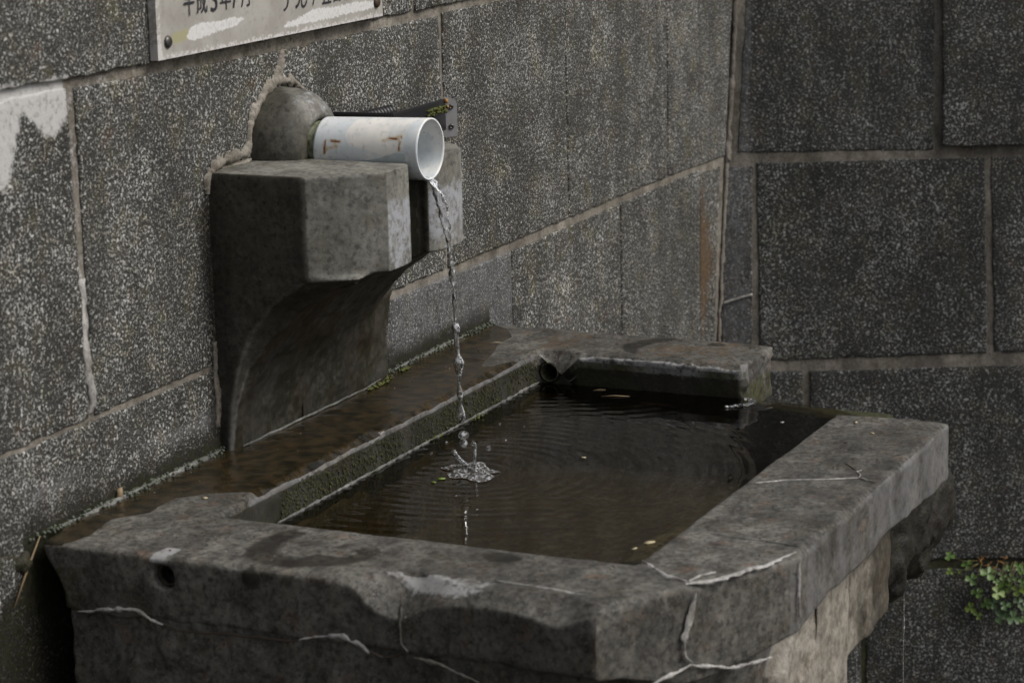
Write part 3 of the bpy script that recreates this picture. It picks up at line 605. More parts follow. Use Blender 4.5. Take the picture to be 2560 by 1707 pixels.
# ================================================================ sign
SG = empty('notice_sign', (4.0, -.02, 1.23), 'weathered pale metal sign with black Japanese lettering and peeling white paint, fixed to the wall', 'sign')
sx0, sx1, sz0, sz1, sy = 3.585, 4.392, 1.2335, 1.72, -.026
us = np.linspace(sx0, sx1, 150); vs = np.linspace(sz0, sz1, 90); U, V = np.meshgrid(us, vs); u = U.ravel(); v_ = V.ravel()
P = np.stack([u, np.full(len(u), sy)-.0008*vnoise(np.stack([u, v_, u*0], 1), 6, 2), v_], 1); n0 = len(P)
nx = 150; i = (np.arange(89)[:, None]*nx+np.arange(nx-1)[None, :]).ravel(); F = [tuple(q) for q in np.stack([i, i+1, i+1+nx, i+nx], 1)]
ring = list(range(nx))+[nx*j+nx-1 for j in range(1, 90)]+[89*nx+k for k in range(nx-2, -1, -1)]+[nx*j for j in range(88, 0, -1)]
Pb = np.array([[P[k][0], -.011, P[k][2]] for k in ring]); V2 = np.concatenate([P, Pb]); m_ = len(ring)
F += [(ring[k], n0+k, n0+(k+1) % m_, ring[(k+1) % m_]) for k in range(m_)]+[tuple(n0+k for k in range(m_))]
me = pydata('plate', V2, F); Q = V2[:, [0, 2]]
attr(me, 'paint', np.maximum(fld(polysdf(Q, [(3.675, 1.262), (3.70, 1.256), (3.76, 1.262), (3.80, 1.264), (3.85, 1.269), (3.872, 1.279), (3.83, 1.283), (3.78, 1.281), (3.72, 1.284), (3.69, 1.278)]), .012),
     fld(polysdf(Q, [(4.00, 1.247), (4.10, 1.247), (4.35, 1.252), (4.38, 1.262), (4.30, 1.270), (4.2, 1.268), (4.12, 1.272), (4.08, 1.264), (4.02, 1.257)]), .016)))
attr(me, 'yellow', fld(polysdf(Q, [(3.615, 1.262), (3.64, 1.275), (3.69, 1.278), (3.69, 1.262), (3.65, 1.255)]), .02))
attr(me, 'wear', np.clip(.62-(Q[:, 1]-sz0)/.045, 0, 1)+.5*(Q[:, 0] < sx0+.012))
attr(me, 'rustmark', .75*fld(np.abs(Q[:, 0]-4.352)-.002, .012)*(Q[:, 1] > 1.245))
o = link('plate', me, SG, SIGN, False)
for x, m2 in ((3.616, SCREW), (4.366, SCREWR)):
    for z in (1.262, 1.69):
        v = []; f_ = []; n = 18; pr = [(.0, .0108), (.0018, .0105), (.0040, .0085), (.0052, .0050), (.0055, .0001)]
        for a, r in pr:
            for k in range(n): t = 2*math.pi*k/n; v.append((x+r*math.cos(t), sy-.0006-a, z+r*math.sin(t)))
        for i in range(len(pr)-1):
            for k in range(n): f_.append((i*n+k, i*n+(k+1) % n, (i+1)*n+(k+1) % n, (i+1)*n+k))
        link('screw', pydata('screw', v, f_), SG, m2)
def glyph(ch, cx, z0, w, h):
    cu = bpy.data.curves.new('t', 'FONT'); cu.body = ch; cu.extrude = 0.0; ob = bpy.data.objects.new('t', cu); C.objects.link(ob)
    dg = bpy.context.evaluated_depsgraph_get(); dg.update(); me = bpy.data.meshes.new_from_object(ob.evaluated_get(dg)); bpy.data.objects.remove(ob, do_unlink=True)
    P = verts(me); mn = P.min(0); mx_ = P.max(0); P = (P-mn)/np.maximum(mx_-mn, 1e-6)
    V = np.stack([cx+(P[:, 0]-.5)*w, np.full(len(P), sy-.0016), z0+P[:, 1]*h], 1)
    return [tuple(p) for p in V], [tuple(p.vertices) for p in me.polygons]
parts = [glyph('平', 3.688, 1.2990, .033, .047), glyph('成', 3.729, 1.2990, .034, .046), glyph('3', 3.768, 1.2990, .022, .043), glyph('年', 3.806, 1.2985, .036, .046), glyph('7', 3.838, 1.2985, .020, .043), glyph('月', 3.873, 1.2975, .030, .045)]
v, f_ = join(parts); link('lettering', pydata('lettering', v, f_), SG, INK, False)
parts = [glyph(c, x, z, w, .044) for c, x, z, w in (('う', 4.013, 1.2775, .024), ('つ', 4.055, 1.2785, .027), ('じ', 4.082, 1.2775, .022), ('ヶ', 4.118, 1.2780, .022), ('丘', 4.167, 1.2770, .034), ('自', 4.207, 1.2770, .026), ('治', 4.25, 1.277, .03))]
v, f_ = join(parts); link('lettering', pydata('lettering', v, f_), SG, INK, False)

# ================================================================ basin
BA = empty('stone_basin', (3.9, -.6, -.78), 'cracked concrete water basin with wide rim, full of dark brown water', 'basin')
RZ = .519; WZ = .452
slab = prism_xy([(3.172, -.028), (3.172, -.976), (3.515, -1.166), (4.375, -1.166), (4.70, -.96), (4.70, -.66), (4.878, -.655), (4.878, -.002), (3.30, -.002)], .418, RZ)
pool = prism_xy([(3.392, -.250), (3.40, -.215), (3.54, -.213), (4.673, -.213), (4.676, -.70), (4.60, -.955), (3.392, -.951)], .30, .60)
notch = prism_xy([(4.62, -.655), (4.95, -.668), (4.95, -1.2), (4.372, -1.2), (4.388, -1.10), (4.372, -.94), (4.55, -.90)], .440, .60)
hole = cyl((3.0, -.250, .485), (3.34, -.250, .485), .0188)
inh = cyl((4.60, -.238, .4750), (4.76, -.238, .4750), .0218)
me = csg('rim_slab', [slab], [pool, notch, hole, inh], .005)
P = verts(me); N = norms(me)
# uneven lower edge, deepest round the near corner
lowm = sstep(.455-P[:, 2], 0, .035)
cham = np.exp(-((P[:, 0]+P[:, 1]*-.0-3.36)/.16)**2)*sstep(-P[:, 1], .96, 1.05)
P[:, 1] -= (P[:, 0] < 3.30)*sstep(P[:, 1], -.10, -.03)*sstep(RZ-P[:, 2], 0, .09)*.036
P[:, 2] -= lowm*(cham*.050+.012*np.clip(fbm(P*[1, 1, 0], 9, 3, 4)+.3, -1, 1))*(N[:, 2] < .5)
P += N*(fbm(P, 7, 3, 2)*.0030+fbm(P, 34, 3, 3)*.0016)[:, None]
# broken and worn arrises
def chip(P, n, d, w):
    n = np.array(n, float); n /= np.linalg.norm(n); e = P@n-d
    return P-n[None]*(np.clip(e, 0, 1)*w)[:, None]
y = P[:, 1]
ch = .006+.010*np.clip(fbm(P*[0, 1, 0], 12, 3, 11), 0, 1)+.036*np.exp(-((y+.655)/.055)**2)+.016*sstep(-y, .58, .62)*sstep(y, -.97, -.90)+.020*np.exp(-((y+.93)/.05)**2)
n_ = np.array([-.55, 0, .835]); base = np.array([3.172, 0, RZ])@n_
P = chip(P, n_, base-ch*.72, (P[:, 0] < 3.28)*1.0)
n_ = np.array([.46, -.70, .55]); n_ = np.array([0, -.7, .714]); P = chip(P, n_, np.array([0, -1.166, RZ])@n_-(.006+.005*fbm(P*[1, 0, 0], 25, 3, 2)), (P[:, 1] < -1.1)*1.0)
cn = np.array([-(1.166-.976), -(3.515-3.172), 0]); cn /= np.linalg.norm(cn); n_ = cn*.7+np.array([0, 0, .714]); P = chip(P, n_, np.array([3.172, -.976, RZ])@n_-(.007+.005*fbm(P, 25, 3, 5)), (P[:, 0] < 3.56)*(P[:, 1] < -.94)*1.0)
n_ = np.array([0, -.6, .8]); P = chip(P, n_, np.array([0, -.213, RZ])@n_-(.008+.009*np.clip(fbm(P*[1, 0, 0], 22, 4, 6), -.5, 1)), ((P[:, 1] > -.30) & (P[:, 0] > 3.5) & (P[:, 0] < 4.68))*1.0)
n_ = np.array([-.6, 0, .8]); P = chip(P, n_, np.array([4.676, 0, RZ])@n_-(.006+.006*np.clip(fbm(P*[0, 1, 0], 22, 3, 7), -.5, 1)), ((P[:, 0] > 4.6) & (P[:, 1] < -.22))*1.0)
rag = np.exp(-((y+.66)/.03)**2)*(P[:, 0] > 4.6)*(P[:, 2] > .43); P[:, 1] += rag*fbm(P, 40, 3, 9)*.012; P[:, 2] -= rag*.004*np.clip(fbm(P, 30, 3, 10)+.5, 0, 1)*(N[:, 2] > .5)
setverts(me, P)
Q = P[:, :2]; top = (N[:, 2] > .6)
# drawn marks on the rim
wetp = [(3.16, -.02), (3.166, -.06), (3.19, -.072), (3.225, -.080), (3.266, -.072), (3.32, -.062), (3.345, -.078), (3.373, -.100), (3.42, -.094), (3.46, -.096), (3.499, -.134), (3.530, -.180), (3.54, -.26), (4.55, -.26), (4.60, -.213), (4.52, -.185), (4.50, -.165), (4.55, -.150), (4.62, -.135), (4.70, -.108), (4.78, -.105), (4.85, -.06), (4.90, .02), (3.2, .02)]
attr(me, 'wet', fld(polysdf(Q, wetp), .025)*(P[:, 2] > .500)*(N[:, 2] > .3))
blots = [[(3.188, -.417), (3.208, -.374), (3.25, -.350), (3.298, -.345), (3.347, -.353), (3.372, -.38), (3.355, -.41), (3.315, -.396), (3.264, -.407), (3.245, -.43), (3.237, -.451), (3.262, -.466), (3.286, -.466), (3.33, -.48), (3.342, -.50), (3.31, -.50), (3.317, -.52), (3.33, -.55), (3.312, -.566), (3.269, -.566), (3.225, -.535), (3.188, -.465)]]
dk = fld(polysdf(Q, blots[0]), .03); dk = np.where(ell(Q, 3.285, -.50, .022, .03) < 0, dk*.45, dk)*.82
dk = np.maximum(dk, fld(ell(Q, 3.352, -.745, .024, .034), .02)); dk = np.maximum(dk, .9*fld(polysdf(Q, [(4.781, -.358), (4.836, -.376), (4.889, -.436), (4.863, -.455), (4.818, -.419), (4.765, -.404), (4.71, -.417), (4.72, -.387)]), .02))
dk = np.maximum(dk, fld(ell(Q, 4.846, -.542, .018, .018), .02)); dk = dk*top
R2 = P[:, [1, 2]]; front = N[:, 0] < -.6
dk = np.maximum(dk, fld(np.where(P[:, 0] < 3.2, np.hypot(P[:, 1]+.408, P[:, 2]-.500)-.017, 1), .012))
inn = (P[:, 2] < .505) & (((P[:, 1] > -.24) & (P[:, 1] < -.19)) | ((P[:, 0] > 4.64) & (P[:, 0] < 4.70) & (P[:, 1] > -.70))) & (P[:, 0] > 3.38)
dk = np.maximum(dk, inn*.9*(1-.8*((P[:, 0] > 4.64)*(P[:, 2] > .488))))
attr(me, 'dark', dk)
lm = np.zeros(len(P))
lm = np.maximum(lm, fld(np.where(P[:, 0] < 3.24, polysdf(R2, [(-.595, .522), (-.62, .506), (-.664, .486), (-.70, .494), (-.76, .503), (-.80, .512), (-.79, .525), (-.67, .530)]), 1), .03)*.66)
lm = np.maximum(lm, .75*fld(np.where(P[:, 0] < 3.22, polysdf(R2, [(-.235, .53), (-.222, .508), (-.235, .503), (-.262, .505), (-.262, .53)]), 1), .02))
lm = np.maximum(lm, .62*fld(np.where(front, np.minimum(segdist(R2, [(-.222, .50), (-.216, .478), (-.222, .455)]), segdist(R2, [(-.285, .505), (-.290, .46), (-.295, .44)]))-.003, 1), .016))
lm = np.maximum(lm, .70*fld(segdist(Q, [(3.5, -.213), (4.676, -.213)])-.006, .03)*(P[:, 2] > .497)*(.75+.5*fbm(P, 12, 3, 20)))
lm = np.maximum(lm, .74*fld(segdist(Q, [(4.676, -.22), (4.676, -.66)])-.006, .02)*(P[:, 2] > .486+.010*fbm(P*[0, 1, 0], 60, 3, 61))*(P[:, 2] < .516))
lm = np.maximum(lm, .52*fld(segdist(Q, [(3.60, -1.166), (4.375, -1.166)])-.004, .03)*(P[:, 2] > .505))
lm = np.maximum(lm, .48*fld(ell(Q, 3.71, -1.09, .012, .045), .03)*top)
for pth in ([(3.409, -.955), (3.375, -.990), (3.346, -1.035), (3.33, -1.055)], [(3.330, -1.055), (3.404, -1.110), (3.530, -1.158)], [(3.243, -.789), (3.228, -.935)], [(3.875, -.972), (3.964, -1.121), (3.945, -1.158)]): lm = np.maximum(lm, .50*fld(segdist(Q, pth)-.002, .03)*top)
lm = np.maximum(lm, .46*fld(np.where(front, np.minimum(segdist(R2, [(-.664, .487), (-.672, .42)]), segdist(R2, [(-.092, .411), (-.19, .426), (-.248, .408)]))-.002, 1), .03))
attr(me, 'lime', np.clip(lm, 0, 1))
ms = np.zeros(len(P)); ms = np.maximum(ms, inn*(.55+.3*fbm(P, 15, 3, 30))); ms = np.maximum(ms, .75*np.exp(-((P[:, 1]+.67)/.03)**2)*(P[:, 0] > 4.55)*sstep(.51-P[:, 2], 0, .05))
ms = np.maximum(ms, .62*((P[:, 1] > -.030) & (P[:, 2] > .50) & (P[:, 0] < 4.9)))
ms = np.maximum(ms, .5*((P[:, 1] > -.09) & (P[:, 0] < 3.2))*sstep(.51-P[:, 2], 0, .04)); ms = np.maximum(ms, .8*(P[:, 2] < .445)*(P[:, 0] > 4.40)*(P[:, 1] < -.66))
attr(me, 'moss', np.clip(ms, 0, 1)); attr(me, 'pale', .68*(N[:, 1] < -.6)*(P[:, 0] > 3.5)*(.8+.5*fbm(P*[1, 1, .15], 26, 3, 71))); attr(me, 'rust', .45*((P[:, 0] > 4.68)*(P[:, 1] < -.1)*top)*np.clip(.6+fbm(P, 9, 2, 3), 0, 1))  # pale streaks also paint the brighter light on the right face
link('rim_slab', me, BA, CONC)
# body under the rim
body = prism_xy([(3.177, -.068), (3.177, -.84), (3.235, -.95), (3.56, -1.09), (4.40, -1.100), (4.655, -1.00), (4.688, -.90), (4.688, -.004), (3.30, -.004)], .215, .432)
pool2 = prism_xy([(3.392, -.215), (4.676, -.213), (4.676, -.90), (4.55, -.955), (3.392, -.951)], .28, .60)
me = csg('basin_body', [body], [pool2], .007)
P = verts(me); N = norms(me); tp = sstep(.40-P[:, 2], 0, .2)
P[:, 1] += tp*.05*(P[:, 1] < -.9)*(.4+fbm(P*[1, 1, 0], 5, 2, 3))
P += N*(fbm(P, 8, 3, 12)*.012+fbm(P, 30, 3, 13)*.004)[:, None]*(np.abs(N[:, 2]) < .8)[:, None]
ins = (P[:, 0] > 3.38) & (P[:, 0] < 4.68) & (P[:, 1] < -.20) & (P[:, 1] > -.96) & (P[:, 2] > .27)
setverts(me, P)
far = sstep(P[:, 0], 4.10, 4.22)*(P[:, 1] < -.95)
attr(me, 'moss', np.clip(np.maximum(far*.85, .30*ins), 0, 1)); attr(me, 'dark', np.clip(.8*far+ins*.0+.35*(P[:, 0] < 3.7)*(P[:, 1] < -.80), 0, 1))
attr(me, 'pale', np.clip(np.maximum(.8*sstep(4.2-P[:, 0], 0, .1)*(P[:, 1] < -1.0)*(P[:, 0] > 3.6), .75*fld(np.where(P[:, 0] < 3.22, np.minimum(segdist(P[:, [1, 2]], [(-.155, .43), (-.167, .25)]), segdist(P[:, [1, 2]], [(-.09, .40), (-.10, .25)]))-.004, 1), .04)), 0, 1)); attr(me, 'rust', .48*ins)
attr(me, 'lime', np.clip(.52*sstep(4.16-P[:, 0], 0, .1)*(P[:, 1] < -1.02)*(P[:, 0] > 3.8)*(.8+.4*fbm(P, 14, 3, 44)), 0, 1))
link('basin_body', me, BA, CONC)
# pale mortar pillar and mossy rough lumps below
me = csg('mortar_pillar', [prism_xy([(3.62, -1.108), (3.915, -1.122), (3.93, -1.08), (3.93, -.80), (3.60, -.80), (3.56, -1.03)], -.78, .420)], [], .008)
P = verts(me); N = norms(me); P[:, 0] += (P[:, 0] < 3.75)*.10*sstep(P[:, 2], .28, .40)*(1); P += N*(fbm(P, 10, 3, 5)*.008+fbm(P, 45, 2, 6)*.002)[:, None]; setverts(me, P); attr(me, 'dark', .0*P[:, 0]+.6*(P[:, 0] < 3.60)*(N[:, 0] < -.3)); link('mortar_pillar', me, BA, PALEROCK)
parts = []
rk = random.Random(3)
for (x, y_, z, r) in ((4.28, -1.10, .32, .095), (4.40, -1.10, .33, .10), (4.52, -1.10, .315, .095), (4.60, -1.09, .30, .085), (4.34, -1.09, .245, .065), (4.46, -1.10, .245, .06), (4.21, -1.095, .28, .07), (4.58, -1.09, .255, .055), (4.64, -1.06, .33, .06), (4.655, -.95, .34, .07)):
    parts.append(lump((x, y_+.03, z), r, rk.randint(1, 99), .28, sub=4, sq=(1, .6, 1)))
bm_parts = parts
me = csg('mossy_underside', [(list(map(tuple, v)), f_) for v, f_ in bm_parts], [], .006)
P = verts(me); N = norms(me); P[:, 2] = np.where(P[:, 2] > .425, .425, P[:, 2]); P += N*(fbm(P, 25, 4, 5)*.010+.004*fbm(P, 90, 2, 7))[:, None]; setverts(me, P)
attr(me, 'moss', np.clip(.42+.4*fbm(P, 20, 3, 6), 0, 1)); attr(me, 'dark', .7+0*P[:, 0]); link('mossy_underside', me, BA, MOSSROCK)
me = csg('mortar_patch', [prism_xy([(3.90, -1.112), (4.05, -1.122), (4.19, -1.112), (4.22, -.9), (3.93, -.9)], .215, .422)], [], .007)
P = verts(me); N = norms(me); P += N*(fbm(P, 12, 3, 5)*.007+fbm(P, 45, 2, 6)*.002)[:, None]; setverts(me, P); attr(me, 'dark', .50+.35*sstep(P[:, 0], 4.0, 4.16)+.4*fbm(P, 12, 3, 4)); attr(me, 'rust', .3+.3*fbm(P, 9, 3, 9)); link('mortar_patch', me, BA, PALEROCK)
parts = [lump((4.03, -1.05, .215), .05, 4, .4, sub=3), lump((3.97, -1.06, .20), .045, 9, .4, sub=3)]
v, f_ = join(parts); link('mortar_lump', pydata('mortar_lump', v, f_), BA, MOSSROCK)
# drain stubs in the two holes
for (x0, x1, yy, zz, r) in ((3.186, 3.20, -.250, .485, .0180), (4.6715, 4.76, -.238, .4750, .0205)):
    v, f_ = [], []; n = 28
    for r_, a in ((r, x0), (r-.0028, x0), (r-.0028, x1), (r, x1)):
        for k in range(n): t = 2*math.pi*k/n; v.append((a, yy+r_*math.cos(t), zz+r_*math.sin(t)))
    for j in range(4):
        for k in range(n): f_.append((j*n+k, ((j+1) % 4)*n+k, ((j+1) % 4)*n+(k+1) % n, j*n+(k+1) % n))
    link('drain_stub', pydata('drain_stub', v, f_), BA, MOSSROCK)
# white lime veins grown out of the cracks
TZ = RZ+.0008; UPV = (0, 0, 1); FN = (-1, 0, 0); CNV = tuple(cn)
def rz_(pts, z=TZ): return [(a, b_, z) for a, b_ in pts]
ribbon('lime_vein', rz_([(3.409, -.955), (3.392, -.975), (3.375, -.990), (3.357, -1.010), (3.346, -1.035), (3.334, -1.058)]), .0065, UPV, BA, LIME, seed=2, wob=.8)
ribbon('lime_vein', rz_([(3.330, -1.055), (3.342, -1.068), (3.352, -1.080), (3.372, -1.095), (3.386, -1.100), (3.404, -1.110), (3.418, -1.113), (3.432, -1.118), (3.452, -1.135), (3.500, -1.146), (3.530, -1.158)], TZ-.001), .008, UPV, BA, LIME, seed=5, wob=.9, thick=.0016)
ribbon('lime_vein', [(3.330+cn[0]*.004, -1.067+cn[1]*.004, .507), (3.327, -1.068, .490), (3.319, -1.063, .461), (3.311, -1.059, .438), (3.312, -1.059, .413), (3.326, -1.066, .397)], .008, CNV, BA, LIME, seed=6, thick=.0018, wob=.9)
ribbon('lime_vein', [(3.320, -1.064, .400), (3.345, -1.078, .390), (3.400, -1.108, .372), (3.424, -1.121, .373), (3.462, -1.142, .372)], .0045, CNV, BA, LIME, seed=7, thick=.0018, wob=.9)
ribbon('lime_vein', [(3.243, -.789, TZ), (3.238, -.83, TZ), (3.236, -.86, TZ), (3.234, -.894, TZ), (3.228, -.935, TZ-.001)], .0042, UPV, BA, LIME, seed=8)
ribbon('lime_vein', [(3.514, -1.1672, .512), (3.514, -1.1675, .47), (3.516, -1.168, .425)], .0045, (-.3, -.95, 0), BA, LIME, seed=51, thick=.0022, wob=.7)
ribbon('lime_vein', [(3.320, -1.066, .400), (3.27, -1.035, .385), (3.22, -1.006, .365)], .0055, CNV, BA, LIME, seed=52, thick=.0025, wob=.8)
ribbon('lime_vein', rz_([(3.342, -1.056), (3.372, -1.062), (3.395, -1.078)]), .0032, UPV, BA, LIME, seed=53, wob=.9)
for k, pts in enumerate(([(3.875, -.972), (3.91, -1.009), (3.930, -1.06), (3.964, -1.121), (3.945, -1.158)], [(3.964, -1.121), (3.985, -1.119), (3.998, -1.107), (4.011, -1.114)], [(4.038, -1.045), (4.046, -1.074), (4.010, -1.103)], [(3.8, -1.047), (3.807, -1.10), (3.807, -1.153)], [(3.58, -1.0), (3.576, -1.04), (3.572, -1.085), (3.56, -1.15)])):
    ribbon('hairline_vein', rz_(pts), .0026 if k < 2 else .0016, UPV, BA, LIME if k < 2 else CORB, seed=20+k, thick=.0008)
XF = 3.1705
def xf(pts, x=XF): return [(x, a, b_) for a, b_ in pts]
ribbon('lime_vein', xf([(-.092, .411), (-.14, .420), (-.182, .426), (-.201, .426), (-.226, .414), (-.248, .408)]), .0055, FN, BA, LIME, seed=31, thick=.0018, wob=.9)
ribbon('lime_vein', xf([(-.490, .412), (-.511, .418), (-.54, .424), (-.566, .428), (-.593, .421), (-.612, .409)]), .008, FN, BA, LIME, seed=32, thick=.0018, wob=.9)
ribbon('lime_vein', xf([(-.664, .487), (-.663, .46), (-.663, .431), (-.672, .420)]), .0042, FN, BA, CORB, seed=33, thick=.0018, wob=.9)
ribbon('lime_vein', xf([(-.684, .409), (-.74, .403), (-.79, .385)]), .006, FN, BA, CORB, seed=34, thick=.0018, wob=.9)
ribbon('crack_gap', xf([(-.248, .410), (-.276, .403), (-.313, .406), (-.36, .409), (-.399, .408), (-.45, .410), (-.490, .412)]), .003, FN, BA, TWIG, seed=35, thick=.004)
ribbon('crack_gap', xf([(-.610, .409), (-.633, .401), (-.650, .407), (-.667, .418)]), .006, FN, BA, TWIG, seed=36, thick=.0045, wob=.8)
ribbon('crack_gap', [(3.190, -.664, .5105), (3.180, -.664, .503), (3.173, -.664, .4935), (3.1695, -.664, .470)], .0035, (-.7, 0, .7), BA, TWIG, seed=37, thick=.003)
ribbon('crack_gap', [(3.171, -.977, .500), (3.170, -.977, .46), (3.170, -.978, .425)], .0022, (-.8, -.5, 0), BA, TWIG, seed=38, thick=.002)
# pale raised lines along the water's edge and the wall foot
ribbon('pale_line', [(3.58, -.2165, WZ+.0015), (4.0, -.2165, WZ+.0015), (4.665, -.2165, WZ+.0015)], .0046, (0, -.6, .8), BA, PALE_LINE, seed=41, thick=.003, wob=1.3)
ribbon('pale_line', [(3.78, -.0335, RZ+.0025), (4.06, -.0345, RZ+.0025), (4.24, -.0345, RZ+.002), (4.33, -.026, RZ+.002)], .0026, (0, -.4, .9), BA, PALE_LINE, seed=42, thick=.003, wob=.5)
ribbon('pale_line', [(4.40, -.012, RZ+.002), (4.55, -.010, RZ+.002), (4.75, -.010, RZ+.002)], .006, (0, -.4, .9), BA, PALE_LINE, seed=43, thick=.003, wob=.9)
ribbon('pale_line', [(3.25, -.012, RZ+.002), (3.45, -.012, RZ+.002), (3.75, -.010, RZ+.002)], .007, (0, -.4, .9), BA, PALE_LINE, seed=44, thick=.003, wob=.9)

# ================================================================ water
CX, CY = 3.993, -.384
pools = [[(3.37, -.20), (4.69, -.20), (4.69, -.66), (4.703, -.68), (4.700, -.79), (4.676, -.838), (4.652, -.885), (4.645, -.93), (4.52, -.99), (4.38, -1.02), (4.372, -.97), (3.37, -.965)]]
res = .005; xs = np.arange(3.36, 4.72, res); ys = np.arange(-1.03, -.19, res); U, V = np.meshgrid(xs, ys); u = U.ravel(); w_ = V.ravel(); Q = np.stack([u, w_], 1)
r = np.hypot(u-CX, w_-CY); n3 = np.stack([u, w_, u*0], 1)
rw = r+.012*fbm(n3, 5, 2, 3)
h = .00085*np.sin(rw*2*np.pi/.030)*.8*np.exp(-r/.30)*(.4+.6*sstep(fbm(n3, 7, 2, 31), -.4, .3))+.0009*np.sin(r*2*np.pi/.026)*np.exp(-(r/.09)**2)
h += .00030*np.sin((np.hypot(u-4.9, w_+.2)+.02*fbm(n3, 5, 2, 8))*2*np.pi/.034)*sstep(fbm(n3, 4, 2, 77), -.2, .3)+.00022*fbm(n3*[1, .6, 1], 30, 2, 6)+.0009*fbm(n3*[1, .5, 1], 9, 2, 9)
lip = sstep(u, 4.655, 4.705)*(w_ < -.665)+sstep(polysdf(Q, [(4.0, -.5), (4.66, -.5), (4.66, -.86), (4.55, -.935), (4.2, -.97), (4.0, -.97)]), .0, .05)*(u > 4.4)*(w_ < -.7)
z = WZ+h-.007*np.clip(lip, 0, 1)
keep = polysdf(Q, pools[0]) < .0
nx = len(xs); i = (np.arange(len(ys)-1)[:, None]*nx+np.arange(nx-1)[None, :]).ravel(); F = np.stack([i, i+1, i+1+nx, i+nx], 1); F = F[keep[F].all(1)]
used = np.unique(F); mp = -np.ones(len(Q), int); mp[used] = np.arange(len(used))
me = pydata('water', np.stack([u, w_, z], 1)[used], mp[F]); o = tag(link('water', me, None, WATER), kind='structure')
# falling stream: twisted ribbon that breaks into beads
path = [(4.010, -.285, .9868), (4.011, -.300, .9862), (4.0125, -.314, .978), (4.013, -.323, .962), (4.013, -.330, .940), (4.013, -.336, .915), (4.013, -.340, .890), (4.013, -.3435, .866), (4.013, -.347, .830), (4.013, -.349, .795), (4.013, -.3505, .757), (4.013, -.351, .7215)]
Pp = np.array(resample(path, .0035)); zz = Pp[:, 2]
wd_ = np.interp(-zz, [-.99, -.978, -.955, -.92, -.88, -.845, -.80, -.76, -.728], [.013, .0150, .0140, .0110, .0082, .0078, .0062, .0052, .0036])
v = []; f_ = []; n = 16; N_ = len(Pp)
for i in range(N_):
    tw = .5+6*(zz[0]-zz[i])+.8*math.sin(zz[i]*60); q = Pp[i]
    for k in range(n):
        t = 2*math.pi*k/n; a = wd_[i]*(1+.32*math.sin(zz[i]*150)*min(1, max(0, (.90-zz[i])/.05)))*(1+.22*math.sin(3*t+zz[i]*170)+.12*math.sin(zz[i]*310)); b2 = a*(.42+.2*math.sin(zz[i]*95))
        ex, ey = a*math.cos(t), b2*math.sin(t); v.append((q[0]+ex*math.sin(tw)*.6+ey*math.cos(tw), q[1]-ex*math.cos(tw)*.8+ey*math.sin(tw), q[2]))
for i in range(N_-1):
    for k in range(n): f_.append((i*n+k, i*n+(k+1) % n, (i+1)*n+(k+1) % n, (i+1)*n+k))
f_ += [tuple(range(n-1, -1, -1)), tuple(range((N_-1)*n, N_*n))]
WS = tag(link('water_stream', pydata('water_stream', v, f_), None, DROP), 'clear twisting stream of water pouring from the white pipe into the basin', 'water stream')
# beaded lower part
bz = [(.7215, .0052), (.714, .0085), (.706, .0066), (.698, .0042), (.688, .0046), (.680, .0050), (.672, .0040), (.664, .0030), (.657, .0072), (.649, .0105), (.641, .0095), (.632, .0060), (.624, .0048), (.614, .0022), (.606, .0030), (.596, .0055), (.588, .0060), (.580, .0040), (.572, .0022), (.564, .0050), (.556, .0075), (.549, .0085), (.542, .0060), (.537, .0015)]
zs = np.linspace(.7215, .537, 90); rs = np.interp(-zs, [-a for a, _ in bz], [b_ for _, b_ in bz])
pp = [(4.013+.0015*math.sin(z_*80), np.interp(-z_, [-.7215, -.654, -.557, -.53], [-.351, -.355, -.357, -.360]), z_) for z_ in zs]
v, f_ = tube(pp, list(rs), 18, .05, 5, 1.0); tag(link('water_stream', pydata('water_stream', v, f_), None, DROP), 'beaded lower length of the falling water, breaking up above the pool', 'water stream')
def blob(c, r, sq=(1, 1, 1), seed=1, amp=.06):
    v, f = lump(c, r, seed, amp, sub=3, sq=sq); return pydata('water_drop', v, f)
drops = [((4.0, -.368, .518), .0100, (1, 1, .85), 'largest water drop, hanging in the air below the beaded stream'), ((4.0, -.367, .5035), .0078, (1, 1, 1.15), 'second large drop joined just beneath the largest drop'),
 ((4.0, -.387, .504), .0045, (1, 1, .9), 'small drop right beside the two large falling drops'), ((4.0, -.418, .498), .0048, (1, 1, 1), 'lone round drop in the air right of the splash'),
 ((4.0, -.333, .501), .0028, (1, 1, 1), 'tiny drop left of the two large falling drops'), ((4.0, -.301, .478), .0026, (1, 1, 1), 'tiny drop far left of the splash'),
 ((4.0, -.441, .545), .0022, (1, 1, 1), 'tiny highest drop right of the beaded stream'), ((4.0, -.489, .545), .0018, (1, 1, 1), 'tiny drop farthest right above the pool'), ((4.0, -.452, .516), .0016, (1, 1, 1), 'tiny drop low right above the pool')]
for c, r_, sq, lb in drops: tag(link('water_drop', blob(c, r_, sq, int(r_*1e4)), None, DROP), lb, 'water drop', 'drops flying off the splash')
